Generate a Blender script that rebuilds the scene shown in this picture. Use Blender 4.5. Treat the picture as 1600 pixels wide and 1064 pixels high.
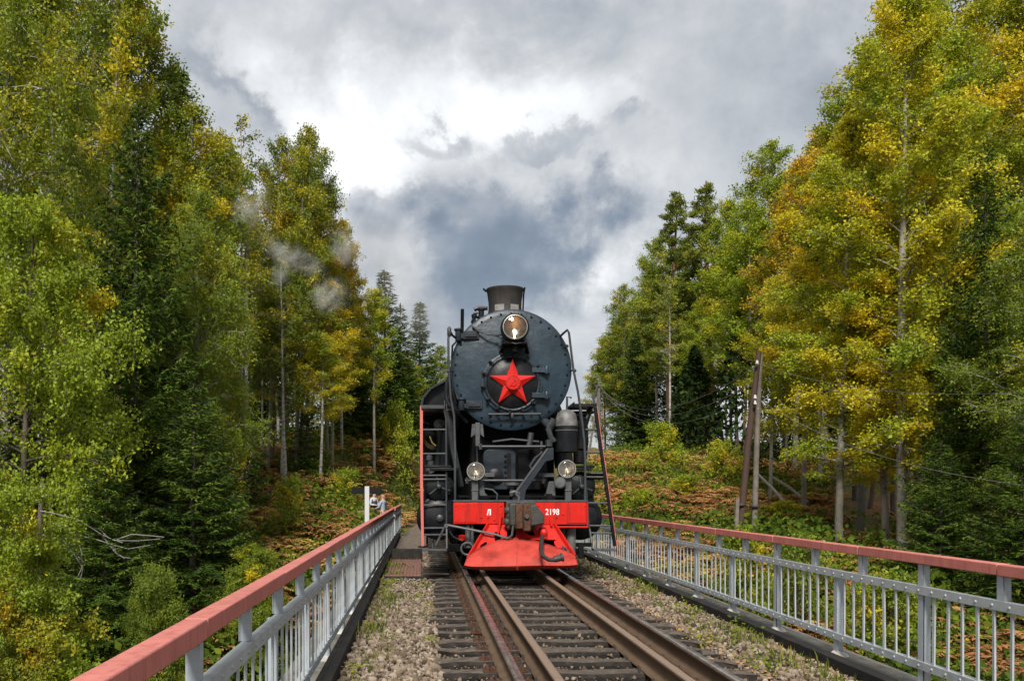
import bpy, bmesh, math, random
import numpy as np
from mathutils import Vector, Matrix
R = math.radians
rng = np.random.default_rng(7)
random.seed(7)
sc = bpy.context.scene
for o in list(bpy.data.objects):
    bpy.data.objects.remove(o)
col = sc.collection

# ---------------------------------------------------------------- camera
CAMH = 1.41                     # metres above the rail heads (z = 0)
cam_d = bpy.data.cameras.new('camera')
cam = bpy.data.objects.new('camera', cam_d)
col.objects.link(cam)
cam.location = (0, 0, CAMH)
cam.rotation_euler = (R(90), 0, 0)
cam_d.sensor_width = 36
cam_d.lens = 31.5
cam_d.shift_x = 140 / 1600
cam_d.shift_y = 227 / 1600
cam_d.clip_start = 0.05
cam_d.clip_end = 3000
sc.camera = cam

# ---------------------------------------------------------------- world, sun, exposure
SUN_EL, SUN_AZ = R(42), R(190)       # azimuth clockwise from +Y: the light comes from behind, a little to the left
world = bpy.data.worlds.new('World')
sc.world = world
world.use_nodes = True
def build_world():
    nt = world.node_tree
    N, L = nt.nodes, nt.links
    N.clear()
    def math_(op, a, b=None, c=None, clamp=False):
        n = N.new('ShaderNodeMath'); n.operation = op; n.use_clamp = clamp
        for i, v in enumerate((a, b, c)):
            if v is None: continue
            if isinstance(v, (int, float)): n.inputs[i].default_value = v
            else: L.new(v, n.inputs[i])
        return n.outputs[0]
    def noise(vec, scale, detail=6, rough=.55, dist=0):
        n = N.new('ShaderNodeTexNoise'); n.inputs['Scale'].default_value = scale
        n.inputs['Detail'].default_value = detail; n.inputs['Roughness'].default_value = rough
        n.inputs['Distortion'].default_value = dist
        L.new(vec, n.inputs['Vector'])
        return n.outputs['Fac']
    tc = N.new('ShaderNodeTexCoord')
    sep = N.new('ShaderNodeSeparateXYZ'); L.new(tc.outputs['Generated'], sep.inputs[0])
    dx, dy, dz = sep.outputs
    az = math_('ARCTAN2', dx, dy)
    hyp = math_('SQRT', math_('ADD', math_('MULTIPLY', dx, dx), math_('MULTIPLY', dy, dy)))
    el = math_('ARCTAN2', dz, hyp)
    # cloud layer coordinates: the dome flattened to a ceiling
    den = math_('ADD', math_('MAXIMUM', dz, 0), .22)
    cmb = N.new('ShaderNodeCombineXYZ')
    L.new(math_('DIVIDE', dx, den), cmb.inputs[0]); L.new(math_('DIVIDE', dy, den), cmb.inputs[1])
    ceil = cmb.outputs[0]
    gen = tc.outputs['Generated']
    n1 = noise(gen, 5.0, 8, .58, .3)
    n2 = noise(gen, 13.0, 7, .6, .2)
    n5 = noise(gen, 27.0, 5, .6, .2)
    n3 = noise(ceil, 1.1, 8, .55, .6)
    n4 = noise(ceil, 3.0, 6, .6, .4)
    wob_a = math_('ADD', math_('MULTIPLY', math_('SUBTRACT', n1, .5), .26), math_('MULTIPLY', math_('SUBTRACT', n2, .5), .20))
    nb1 = noise(gen, 6.3, 8, .6, .3)
    wob_e = math_('ADD', math_('MULTIPLY', math_('SUBTRACT', nb1, .5), .18), math_('MULTIPLY', math_('SUBTRACT', n2, .5), .10))
    azw = math_('ADD', az, wob_a)
    elw = math_('ADD', el, wob_e)
    def voro(scale):
        n = N.new('ShaderNodeTexVoronoi'); n.feature = 'SMOOTH_F1'; n.inputs['Scale'].default_value = scale; n.inputs['Smoothness'].default_value = .35
        vm = N.new('ShaderNodeMixRGB'); vm.blend_type = 'ADD'; vm.inputs[0].default_value = .05
        nz = N.new('ShaderNodeTexNoise'); nz.inputs['Scale'].default_value = 9; nz.inputs['Detail'].default_value = 5
        L.new(gen, nz.inputs[0]); L.new(gen, vm.inputs[1]); L.new(nz.outputs['Color'], vm.inputs[2]); L.new(vm.outputs[0], n.inputs['Vector'])
        return n.outputs['Distance']
    billow = math_('ADD', math_('MULTIPLY', math_('SUBTRACT', voro(9), .40), 1.5), math_('MULTIPLY', math_('SUBTRACT', voro(23), .40), .8))
    def blob(px, py, wx, wy, amp, tilt=0.0, crisp=False):
        a0 = math.atan2(px - 660, 1400); e0 = math.atan2(759 - py, math.hypot(1400, px - 660))
        wa, we = wx / 1400 * .8, wy / 1400 * .85
        da = math_('SUBTRACT', azw, a0); de = math_('SUBTRACT', elw, e0)
        if tilt:
            ca, sa = math.cos(tilt), math.sin(tilt)
            da, de = (math_('ADD', math_('MULTIPLY', da, ca), math_('MULTIPLY', de, sa)),
                      math_('SUBTRACT', math_('MULTIPLY', de, ca), math_('MULTIPLY', da, sa)))
        da = math_('DIVIDE', da, wa); de = math_('DIVIDE', de, we)
        r2 = math_('ADD', math_('MULTIPLY', da, da), math_('MULTIPLY', de, de))
        if crisp:      # heaped cloud: a firm, billowing edge
            r2 = math_('MAXIMUM', math_('ADD', r2, billow), 0); r2 = math_('MULTIPLY', r2, math_('MULTIPLY', r2, r2))
        return math_('MULTIPLY', math_('EXPONENT', math_('MULTIPLY', r2, -1)), amp)
    br = math_('ADD', .62, math_('MULTIPLY', math_('SUBTRACT', n3, .5), .75))
    br = math_('ADD', br, math_('MULTIPLY', math_('SUBTRACT', n4, .5), .32))
    for b in SKY_BLOBS:
        br = math_('ADD', br, blob(*b))
    br = math_('ADD', br, math_('MULTIPLY', math_('SUBTRACT', n2, .5), .34))
    br = math_('ADD', br, math_('MULTIPLY', math_('SUBTRACT', n5, .5), .20))
    br = math_('ADD', math_('MULTIPLY', br, .98), .035)
    ramp = N.new('ShaderNodeValToRGB')
    L.new(br, ramp.inputs[0])
    e = ramp.color_ramp.elements
    e[0].position = .0;  e[0].color = (.14, .175, .225, 1)
    e[1].position = 1.0; e[1].color = (.92, .925, .92, 1)
    for p, c in ((.22, (.20, .24, .295)), (.45, (.34, .365, .40)), (.68, (.54, .555, .57)), (.84, (.72, .735, .75))):
        x = e.new(p); x.color = (*c, 1)
    bg2 = N.new('ShaderNodeBackground'); L.new(ramp.outputs[0], bg2.inputs[0]); bg2.inputs[1].default_value = CLOUD_STRENGTH
    sky = N.new('ShaderNodeTexSky'); sky.sky_type = 'NISHITA'; sky.sun_disc = False
    sky.sun_elevation = SUN_EL; sky.sun_rotation = SUN_AZ
    bg1 = N.new('ShaderNodeBackground'); L.new(sky.outputs[0], bg1.inputs[0]); bg1.inputs[1].default_value = .06
    mix = N.new('ShaderNodeMixShader'); mix.inputs[0].default_value = .93
    L.new(bg1.outputs[0], mix.inputs[1]); L.new(bg2.outputs[0], mix.inputs[2])
    out = N.new('ShaderNodeOutputWorld'); L.new(mix.outputs[0], out.inputs[0])
CLOUD_STRENGTH = 0.48
# px, py, half width, half height, brightness change, tilt
SKY_BLOBS = [
    (775, 400, 260, 125, -.30, 0, True), (770, 410, 230, 75, -.26, 0), (640, 350, 110, 60, -.14, 0, True), (890, 345, 120, 60, -.14, 0, True), (800, 500, 170, 70, -.26, 0),
    (870, 600, 200, 60, -.18, 0), (720, 320, 160, 40, -.16, 0),
    (950, 430, 60, 40, .26, .5), (985, 400, 60, 40, .20, 0), (905, 520, 60, 60, .12, 0), (600, 330, 60, 60, .22, 0), (620, 420, 50, 60, .20, 0),
    (590, 255, 110, 40, .20, 0), (1000, 285, 120, 35, .12, 0), (490, 190, 190, 80, .30, -.4), (830, 165, 300, 65, .34, 0),
    (690, 216, 90, 26, -.22, 0, True), (880, 226, 130, 30, -.22, 0, True), (1230, 190, 220, 70, -.16, 0), (1100, 110, 200, 50, -.08, .1),
    (780, 30, 420, 45, -.16, 0), (350, 140, 150, 32, -.30, -.7), (310, 190, 60, 50, -.10, 0), (1300, 60, 160, 60, -.08, 0),
    (1090, 230, 120, 40, .10, 0),
]
build_world()
sun_d = bpy.data.lights.new('sun', 'SUN')
sun_d.energy = 2.1
sun_d.angle = R(14)
sun_d.color = (1, .95, .88)
sun = bpy.data.objects.new('sun', sun_d)
col.objects.link(sun)
sd = Vector((math.sin(SUN_AZ) * math.cos(SUN_EL), math.cos(SUN_AZ) * math.cos(SUN_EL), math.sin(SUN_EL)))
sun.rotation_euler = sd.to_track_quat('Z', 'Y').to_euler()
sc.view_settings.view_transform = 'Standard'
sc.view_settings.look = 'None'
sc.view_settings.exposure = 1.4
sc.view_settings.gamma = 1
sc.view_settings.use_curve_mapping = False
sc.render.engine = 'CYCLES'
cy = sc.cycles
cy.use_denoising = True
cy.max_bounces = 6; cy.diffuse_bounces = 3; cy.glossy_bounces = 2; cy.transmission_bounces = 3
cy.transparent_max_bounces = 8; cy.volume_bounces = 4
cy.use_adaptive_sampling = True; cy.adaptive_threshold = .015
cy.volume_step_rate = .6
cy.caustics_reflective = False; cy.caustics_refractive = False
cy.sample_clamp_indirect = 4

# ---------------------------------------------------------------- helpers
def at(px, py, Y):
    """world point that the photograph shows at pixel (px, py) if it is Y metres away"""
    return Vector(((px - 660) / 1400 * Y, Y, CAMH - (py - 759) / 1400 * Y))
def wx(px, Y): return (px - 660) / 1400 * Y
def wz(py, Y): return CAMH - (py - 759) / 1400 * Y

def tag(o, label=None, cat=None, group=None, kind=None):
    if label: o['label'] = label
    if cat: o['category'] = cat
    if group: o['group'] = group
    if kind: o['kind'] = kind
    return o
def empty(name, loc, label=None, cat=None, group=None):
    o = bpy.data.objects.new(name, None)
    o.empty_display_size = .2
    col.objects.link(o)
    o.location = loc
    return tag(o, label, cat, group)
def copy_tree(o, parent=None):
    c = o.copy(); col.objects.link(c)
    if parent is not None: c.parent = parent
    for ch in list(o.children): copy_tree(ch, c)
    return c

def np_mesh(name, V, F, mats=(), tint=None, mat_idx=None, smooth=False):
    """V (n,3); F a list of (m,k) index arrays; tint per face"""
    me = bpy.data.meshes.new(name)
    V = np.ascontiguousarray(V, np.float32)
    me.vertices.add(len(V)); me.vertices.foreach_set('co', V.ravel())
    F = [np.asarray(f, np.int32) for f in F if len(f)]
    loops = np.concatenate([f.ravel() for f in F])
    tot = np.concatenate([np.full(len(f), f.shape[1], np.int32) for f in F])
    start = np.concatenate([[0], np.cumsum(tot)[:-1]]).astype(np.int32)
    me.loops.add(len(loops)); me.loops.foreach_set('vertex_index', loops)
    me.polygons.add(len(tot)); me.polygons.foreach_set('loop_start', start)
    if smooth: me.polygons.foreach_set('use_smooth', np.ones(len(tot), bool))
    for m in mats: me.materials.append(m)
    if mat_idx is not None: me.polygons.foreach_set('material_index', np.asarray(mat_idx, np.int32))
    me.update(calc_edges=True)
    if tint is not None:
        a = me.attributes.new('tint', 'FLOAT', 'FACE')
        a.data.foreach_set('value', np.asarray(tint, np.float32))
    return me

class MB:
    """collects shapes given in world metres; build() links them as one mesh object"""
    def __init__(s): s.v = []; s.f = []
    def add(s, vs, fs):
        b = len(s.v); s.v += [tuple(v) for v in vs]; s.f += [tuple(b + i for i in f) for f in fs]; return s
    def box(s, x0, x1, y0, y1, z0, z1):
        return s.add([(x0, y0, z0), (x1, y0, z0), (x1, y1, z0), (x0, y1, z0), (x0, y0, z1), (x1, y0, z1), (x1, y1, z1), (x0, y1, z1)],
                     [(0, 3, 2, 1), (4, 5, 6, 7), (0, 1, 5, 4), (1, 2, 6, 5), (2, 3, 7, 6), (3, 0, 4, 7)])
    def obox(s, c, ax, ay, az):
        """box from centre and three half-axis vectors"""
        c, ax, ay, az = Vector(c), Vector(ax), Vector(ay), Vector(az)
        vs = [c + ax * i + ay * j + az * k for k in (-1, 1) for i, j in ((-1, -1), (1, -1), (1, 1), (-1, 1))]
        return s.add(vs, [(0, 3, 2, 1), (4, 5, 6, 7), (0, 1, 5, 4), (1, 2, 6, 5), (2, 3, 7, 6), (3, 0, 4, 7)])
    def bar(s, a, b, w, h, up=(0, 0, 1)):
        a, b = Vector(a), Vector(b); d = (b - a); L = d.length; d.normalize()
        u = Vector(up); x = d.cross(u)
        if x.length < 1e-4: x = d.cross(Vector((0, 1, 0)))
        x.normalize(); z = x.cross(d)
        return s.obox((a + b) / 2, d * L / 2, x * w / 2, z * h / 2)
    def tube(s, pts, r, n=8, caps=True):
        pts = [Vector(p) for p in pts]
        rs = r if isinstance(r, (list, tuple)) else [r] * len(pts)
        ref = None; rings = []; b = len(s.v)
        for i, p in enumerate(pts):
            d = (pts[min(i + 1, len(pts) - 1)] - pts[max(i - 1, 0)]).normalized()
            if ref is None:
                ref = d.orthogonal().normalized()
            x = (ref - d * ref.dot(d)).normalized(); ref = x; y = d.cross(x)
            for k in range(n):
                a = 2 * math.pi * k / n
                s.v.append(tuple(p + (x * math.cos(a) + y * math.sin(a)) * rs[i]))
        for i in range(len(pts) - 1):
            for k in range(n):
                s.f.append((b + i * n + k, b + i * n + (k + 1) % n, b + (i + 1) * n + (k + 1) % n, b + (i + 1) * n + k))
        if caps:
            s.f.append(tuple(b + k for k in reversed(range(n))))
            s.f.append(tuple(b + (len(pts) - 1) * n + k for k in range(n)))
        return s
    def lathe(s, c, axis, prof, n=32, ref=None, caps=True):
        """prof: list of (radius, distance along axis) from c"""
        c, d = Vector(c), Vector(axis).normalized()
        x = (Vector(ref) if ref else d.orthogonal()).normalized(); y = d.cross(x)
        b = len(s.v); m = len(prof)
        for r, t in prof:
            for k in range(n):
                a = 2 * math.pi * k / n
                s.v.append(tuple(c + d * t + (x * math.cos(a) + y * math.sin(a)) * max(r, 1e-5)))
        for i in range(m - 1):
            for k in range(n):
                s.f.append((b + i * n + k, b + i * n + (k + 1) % n, b + (i + 1) * n + (k + 1) % n, b + (i + 1) * n + k))
        if caps:
            s.f.append(tuple(b + k for k in reversed(range(n))))
            s.f.append(tuple(b + (m - 1) * n + k for k in range(n)))
        return s
    def prism(s, poly, ax0, ax1, plane='xz'):
        """polygon extruded along the missing axis; plane xz -> extruded in y, yz -> in x, xy -> in z"""
        n = len(poly)
        def p(u, w, t):
            return {'xz': (u, t, w), 'yz': (t, u, w), 'xy': (u, w, t)}[plane]
        vs = [p(u, w, ax0) for u, w in poly] + [p(u, w, ax1) for u, w in poly]
        fs = [tuple(range(n)), tuple(reversed(range(n, 2 * n)))] + [(i, i + n, (i + 1) % n + n, (i + 1) % n) for i in range(n)]
        return s.add(vs, fs)
    def sphere(s, c, r, n=12, m=8, sc3=(1, 1, 1)):
        c = Vector(c); b = len(s.v)
        for j in range(m + 1):
            th = math.pi * j / m
            for k in range(n):
                a = 2 * math.pi * k / n
                s.v.append((c.x + r * sc3[0] * math.sin(th) * math.cos(a), c.y + r * sc3[1] * math.sin(th) * math.sin(a), c.z + r * sc3[2] * math.cos(th)))
        for j in range(m):
            for k in range(n):
                s.f.append((b + j * n + k, b + (j + 1) * n + k, b + (j + 1) * n + (k + 1) % n, b + j * n + (k + 1) % n))
        return s
    def mesh(s, name, m, origin=(0, 0, 0), smooth=True, angle=38):
        me = bpy.data.meshes.new(name)
        o = Vector(origin)
        me.from_pydata([tuple(Vector(v) - o) for v in s.v], [], s.f)
        bm = bmesh.new(); bm.from_mesh(me)
        bmesh.ops.remove_doubles(bm, verts=bm.verts, dist=1e-5)
        bmesh.ops.recalc_face_normals(bm, faces=bm.faces)
        bm.to_mesh(me); bm.free()
        for mm in (m if isinstance(m, (list, tuple)) else [m]): me.materials.append(mm)
        if smooth:
            me.polygons.foreach_set('use_smooth', np.ones(len(me.polygons), bool))
            me.set_sharp_from_angle(angle=R(angle))
        return me
    def build(s, name, m, parent=None, bevel=0, origin=None, smooth=True, angle=38):
        if origin is None:
            origin = parent_world(parent) if parent is not None else (0, 0, 0)
        o = bpy.data.objects.new(name, s.mesh(name, m, origin, smooth, angle))
        col.objects.link(o)
        if parent is not None: o.parent = parent
        else: o.location = origin
        if bevel:
            b = o.modifiers.new('bevel', 'BEVEL'); b.width = bevel; b.segments = 2; b.limit_method = 'ANGLE'; b.angle_limit = R(40)
        return o
def parent_world(p):
    v = Vector((0, 0, 0))
    while p is not None:
        v += p.location; p = p.parent
    return v
def link(name, me, parent=None, loc=(0, 0, 0)):
    o = bpy.data.objects.new(name, me); col.objects.link(o); o.location = loc
    if parent is not None: o.parent = parent
    return o

# ---------------------------------------------------------------- materials
def new_mat(name):
    m = bpy.data.materials.new(name); m.use_nodes = True
    nt = m.node_tree; nt.nodes.clear()
    return m, nt, nt.nodes, nt.links
def mat(name, base, rough=.6, metal=0., spec=.5, var=.25, scale=6., bump=.0, bscale=40., dirt=None, dirt_amt=.5, dscale=3., streak=False, coat=0.):
    """painted or raw surface: base colour with mottling, an optional second colour in worn patches, fine relief"""
    m, nt, N, L = new_mat(name)
    out = N.new('ShaderNodeOutputMaterial'); b = N.new('ShaderNodeBsdfPrincipled'); L.new(b.outputs[0], out.inputs[0])
    tc = N.new('ShaderNodeTexCoord'); v = tc.outputs['Object']
    n1 = N.new('ShaderNodeTexNoise'); n1.inputs['Scale'].default_value = scale; n1.inputs['Detail'].default_value = 6; L.new(v, n1.inputs['Vector'])
    mr = N.new('ShaderNodeMapRange'); L.new(n1.outputs['Fac'], mr.inputs[0]); mr.inputs[1].default_value = .25; mr.inputs[2].default_value = .75
    mr.inputs[3].default_value = 1 - var; mr.inputs[4].default_value = 1 + var
    mx = N.new('ShaderNodeMix'); mx.data_type = 'RGBA'; mx.blend_type = 'MULTIPLY'; mx.inputs[0].default_value = 1
    mx.inputs[6].default_value = (*base, 1); L.new(mr.outputs[0], mx.inputs[7])
    c = mx.outputs[2]
    if dirt:
        n2 = N.new('ShaderNodeTexNoise'); n2.inputs['Scale'].default_value = dscale; n2.inputs['Detail'].default_value = 9; n2.inputs['Roughness'].default_value = .65
        if streak:
            mp = N.new('ShaderNodeMapping'); mp.inputs['Scale'].default_value = (3, 3, .35); L.new(v, mp.inputs[0]); L.new(mp.outputs[0], n2.inputs['Vector'])
        else: L.new(v, n2.inputs['Vector'])
        r2 = N.new('ShaderNodeMapRange'); L.new(n2.outputs['Fac'], r2.inputs[0]); r2.inputs[1].default_value = .48; r2.inputs[2].default_value = .68; r2.inputs[4].default_value = dirt_amt
        m2 = N.new('ShaderNodeMix'); m2.data_type = 'RGBA'; L.new(r2.outputs[0], m2.inputs[0]); L.new(c, m2.inputs[6]); m2.inputs[7].default_value = (*dirt, 1)
        c = m2.outputs[2]
    L.new(c, b.inputs['Base Color'])
    rr = N.new('ShaderNodeMapRange'); L.new(n1.outputs['Fac'], rr.inputs[0]); rr.inputs[3].default_value = max(rough - .15, .05); rr.inputs[4].default_value = min(rough + .15, 1)
    L.new(rr.outputs[0], b.inputs['Roughness'])
    b.inputs['Metallic'].default_value = metal
    b.inputs['Specular IOR Level'].default_value = spec
    b.inputs['Coat Weight'].default_value = coat
    if bump:
        n3 = N.new('ShaderNodeTexNoise'); n3.inputs['Scale'].default_value = bscale; n3.inputs['Detail'].default_value = 5; L.new(v, n3.inputs['Vector'])
        bp = N.new('ShaderNodeBump'); bp.inputs['Strength'].default_value = bump; bp.inputs['Distance'].default_value = .02
        L.new(n3.outputs['Fac'], bp.inputs['Height']); L.new(bp.outputs[0], b.inputs['Normal'])
    return m
def tint_mat(name, stops, rough=.9, trans=.0, objvar=False, lo=-1.2, hi=1.2, bump=0):
    """colour picked per face through the tint attribute (each leaf or stone has its own)"""
    m, nt, N, L = new_mat(name)
    out = N.new('ShaderNodeOutputMaterial')
    at_ = N.new('ShaderNodeAttribute'); at_.attribute_name = 'tint'
    mr = N.new('ShaderNodeMapRange'); L.new(at_.outputs['Fac'], mr.inputs[0]); mr.inputs[1].default_value = lo; mr.inputs[2].default_value = hi
    rp = N.new('ShaderNodeValToRGB'); L.new(mr.outputs[0], rp.inputs[0])
    e = rp.color_ramp.elements
    e[0].position = stops[0][0]; e[0].color = (*stops[0][1], 1)
    e[1].position = stops[-1][0]; e[1].color = (*stops[-1][1], 1)
    for p, c in stops[1:-1]:
        x = e.new(p); x.color = (*c, 1)
    d = N.new('ShaderNodeBsdfDiffuse'); d.inputs[1].default_value = .3; L.new(rp.outputs[0], d.inputs[0])
    sh = d.outputs[0]
    if trans:
        t = N.new('ShaderNodeBsdfTranslucent'); L.new(rp.outputs[0], t.inputs[0])
        mx = N.new('ShaderNodeMixShader'); mx.inputs[0].default_value = trans; L.new(sh, mx.inputs[1]); L.new(t.outputs[0], mx.inputs[2]); sh = mx.outputs[0]
    L.new(sh, out.inputs[0])
    return m
def leaf_mat(name):
    """leaves: each leaf's own tint moves it between the tree's green and its autumn yellow; obj.color = (yellowness, green lightness, orange share)"""
    m, nt, N, L = new_mat(name)
    out = N.new('ShaderNodeOutputMaterial')
    at_ = N.new('ShaderNodeAttribute'); at_.attribute_name = 'tint'
    oi = N.new('ShaderNodeObjectInfo')
    sp = N.new('ShaderNodeSeparateColor'); L.new(oi.outputs['Color'], sp.inputs[0])
    def mixc(f, a, b):
        x = N.new('ShaderNodeMix'); x.data_type = 'RGBA'
        for s, v in ((0, f), (6, a), (7, b)):
            if isinstance(v, (tuple, float)): x.inputs[s].default_value = (*v, 1) if isinstance(v, tuple) else v
            else: L.new(v, x.inputs[s])
        return x.outputs[2]
    g = mixc(sp.outputs[1], (.060, .102, .010), (.285, .365, .016))
    y = mixc(sp.outputs[2], (.76, .60, .014), (.66, .36, .014))
    a = N.new('ShaderNodeMath'); a.operation = 'MULTIPLY_ADD'; L.new(sp.outputs[0], a.inputs[0]); a.inputs[1].default_value = 3.2; a.inputs[2].default_value = -1.95
    s = N.new('ShaderNodeMath'); s.operation = 'ADD'; L.new(at_.outputs['Fac'], s.inputs[0]); L.new(a.outputs[0], s.inputs[1])
    f = N.new('ShaderNodeMapRange'); f.interpolation_type = 'SMOOTHSTEP'; L.new(s.outputs[0], f.inputs[0]); f.inputs[1].default_value = -1.25; f.inputs[2].default_value = 1.25
    c = mixc(f.outputs[0], g, y)
    n = N.new('ShaderNodeTexWhiteNoise'); n.noise_dimensions = '1D'; L.new(at_.outputs['Fac'], n.inputs['W'])
    v = N.new('ShaderNodeMapRange'); L.new(n.outputs['Value'], v.inputs[0]); v.inputs[3].default_value = .78; v.inputs[4].default_value = 1.18
    mu = N.new('ShaderNodeMix'); mu.data_type = 'RGBA'; mu.blend_type = 'MULTIPLY'; mu.inputs[0].default_value = 1; L.new(c, mu.inputs[6]); L.new(v.outputs[0], mu.inputs[7])
    c = mu.outputs[2]
    d = N.new('ShaderNodeBsdfDiffuse'); L.new(c, d.inputs[0])
    t = N.new('ShaderNodeBsdfTranslucent'); L.new(c, t.inputs[0])
    mx = N.new('ShaderNodeMixShader'); mx.inputs[0].default_value = .42; L.new(d.outputs[0], mx.inputs[1]); L.new(t.outputs[0], mx.inputs[2])
    gl = N.new('ShaderNodeBsdfGlossy'); gl.inputs['Roughness'].default_value = .6; gl.inputs[0].default_value = (.9, .95, 1, 1)
    m2 = N.new('ShaderNodeMixShader'); m2.inputs[0].default_value = .02; L.new(mx.outputs[0], m2.inputs[1]); L.new(gl.outputs[0], m2.inputs[2])
    L.new(m2.outputs[0], out.inputs[0])
    return m
# ================================================================ terrain
def sstep(a, b, x):
    t = np.clip((x - a) / (b - a), 0, 1); return t * t * (3 - 2 * t)
_nz = [(rng.uniform(-1, 1, 2), rng.uniform(0, 6.28)) for _ in range(24)]
def wobble(X, Y, f):
    s = 0
    for i, (k, p) in enumerate(_nz):
        q = f * (1 + i * .22)
        s = s + np.sin((X * k[0] + Y * k[1]) * q + p) / (1 + i * .35)
    return s / 4
def centre(Y):
    return 1.51 + .005 * np.clip(Y - 36, 0, 60) ** 2 + np.clip(Y - 96, 0, None) * .6
def ground(X, Y):
    X = np.asarray(X, float); Y = np.asarray(Y, float)
    dxs = X - centre(Y); dx = np.abs(dxs)
    bank = np.interp(Y, [-400, -15, 0, 8, 15, 22, 30, 38, 48, 60, 90, 150, 400, 900], [-3, -6.5, -5.5, -3.8, -2.1, -1.25, -.5, .8, 2.3, 3.5, 4.6, 6, 9, 12])
    bank = bank + np.where((dxs < 0) & (Y > 32), sstep(32, 50, Y) * 1.0, 0)
    bank = bank - sstep(14, 60, dx) * np.where(Y < 60, 1.2, 0)
    inner = np.interp(Y, [-400, -15, 10, 22, 27, 29.4, 31, 900], [-3, -8.5, -6, -3.2, -1.6, -.72, -.66, -.66])
    c = np.where(dxs < 0, sstep(2.7, 7.5, dx), sstep(2.9, 8.5, dx))
    z = inner + (bank - inner) * c
    z = z + wobble(X, Y, .35) * .25 * sstep(2.5, 5, dx) + wobble(X + 9, Y, 1.3) * .08
    return z
def axis(parts):
    return np.concatenate([np.arange(a, b, s) for a, b, s in parts])
xs = axis([(-900, -100, 80), (-100, -30, 5), (-30, 35, .6), (35, 110, 5), (110, 1000, 80)])
ys = axis([(-400, -20, 40), (-20, 5, 2.5), (5, 70, .6), (70, 130, 3), (130, 400, 15), (400, 1500, 100)])
GX, GY = np.meshgrid(xs, ys)
GZ = ground(GX, GY)
nx, ny = len(xs), len(ys)
ii = (np.arange(ny - 1)[:, None] * nx + np.arange(nx - 1)[None]).ravel()
def mat_soil():
    m, nt, N, L = new_mat('forest_floor')
    out = N.new('ShaderNodeOutputMaterial'); b = N.new('ShaderNodeBsdfPrincipled'); L.new(b.outputs[0], out.inputs[0])
    tc = N.new('ShaderNodeTexCoord')
    n1 = N.new('ShaderNodeTexNoise'); n1.inputs['Scale'].default_value = .35; n1.inputs['Detail'].default_value = 9; L.new(tc.outputs['Object'], n1.inputs[0])
    n2 = N.new('ShaderNodeTexNoise'); n2.inputs['Scale'].default_value = 6; n2.inputs['Detail'].default_value = 9; L.new(tc.outputs['Object'], n2.inputs[0])
    r1 = N.new('ShaderNodeValToRGB'); L.new(n1.outputs['Fac'], r1.inputs[0])
    e = r1.color_ramp.elements; e[0].position = .36; e[0].color = (.05, .07, .015, 1); e[1].position = .64; e[1].color = (.17, .075, .022, 1)
    x = e.new(.5); x.color = (.115, .095, .02, 1)
    mx = N.new('ShaderNodeMix'); mx.data_type = 'RGBA'; mx.blend_type = 'MULTIPLY'; mx.inputs[0].default_value = .8; L.new(r1.outputs[0], mx.inputs[6])
    r2 = N.new('ShaderNodeMapRange'); L.new(n2.outputs['Fac'], r2.inputs[0]); r2.inputs[1].default_value = .3; r2.inputs[2].default_value = .7; r2.inputs[3].default_value = .35; r2.inputs[4].default_value = 1.4
    L.new(r2.outputs[0], mx.inputs[7]); L.new(mx.outputs[2], b.inputs['Base Color']); b.inputs['Roughness'].default_value = .95
    bp = N.new('ShaderNodeBump'); bp.inputs['Strength'].default_value = .8; bp.inputs['Distance'].default_value = .1; L.new(n2.outputs['Fac'], bp.inputs['Height']); L.new(bp.outputs[0], b.inputs['Normal'])
    return m
ter = np_mesh('ground', np.stack([GX.ravel(), GY.ravel(), GZ.ravel()], 1), [np.stack([ii, ii + 1, ii + nx + 1, ii + nx], 1)], [mat_soil()], smooth=True)
tag(link('ground', ter), 'forest floor falling into a ravine and rising to banks of bracken', kind='structure')

# ================================================================ materials of the bridge and track
M = {}
M['rail_red'] = mat('red_rail_paint', (.50, .17, .14), .6, spec=.3, var=.14, scale=4, bump=.12, bscale=60, dirt=(.36, .10, .08), dirt_amt=.8, dscale=5, streak=True)
M['grey_paint'] = mat('grey_railing_paint', (.34, .385, .425), .5, var=.10, scale=5, bump=.08, bscale=70, dirt=(.28, .27, .25), dirt_amt=.7, dscale=3, streak=True)
M['grey_bar'] = mat('grey_bar_paint', (.36, .39, .40), .55, var=.12, scale=8, dirt=(.24, .235, .22), dirt_amt=.6, dscale=6)
M['concrete'] = mat('concrete', (.16, .15, .13), .9, var=.45, scale=7, bump=.5, bscale=25, dirt=(.055, .05, .032), dirt_amt=.95, dscale=3.5)
M['kerb_steel'] = mat('dark_kerb_steel', (.018, .017, .0165), .8, spec=.2, var=.3, scale=3, bump=.2, bscale=30, dirt=(.05, .038, .03), dirt_amt=.5, dscale=5)
M['girder'] = mat('girder_steel', (.12, .12, .12), .7, var=.25, scale=2, dirt=(.12, .06, .03), dirt_amt=.7)
M['timber'] = mat('creosoted_timber', (.022, .019, .017), .9, spec=.2, var=.45, scale=9, bump=.6, bscale=50, dirt=(.05, .042, .036), dirt_amt=.75, dscale=7)
M['rail_side'] = mat('rusty_rail_side', (.13, .085, .052), .85, spec=.25, var=.25, scale=6, bump=.2, bscale=80, dirt=(.095, .06, .04), dirt_amt=.6, dscale=9)
M['rail_head'] = mat('worn_rail_head', (.42, .39, .37), .26, metal=.8, var=.2, scale=12, dirt=(.16, .10, .075), dirt_amt=.6, dscale=8)
M['guard_head'] = mat('dull_rail_head', (.215, .15, .105), .7, var=.25, scale=12, dirt=(.12, .08, .06), dirt_amt=.8, dscale=12)
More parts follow.
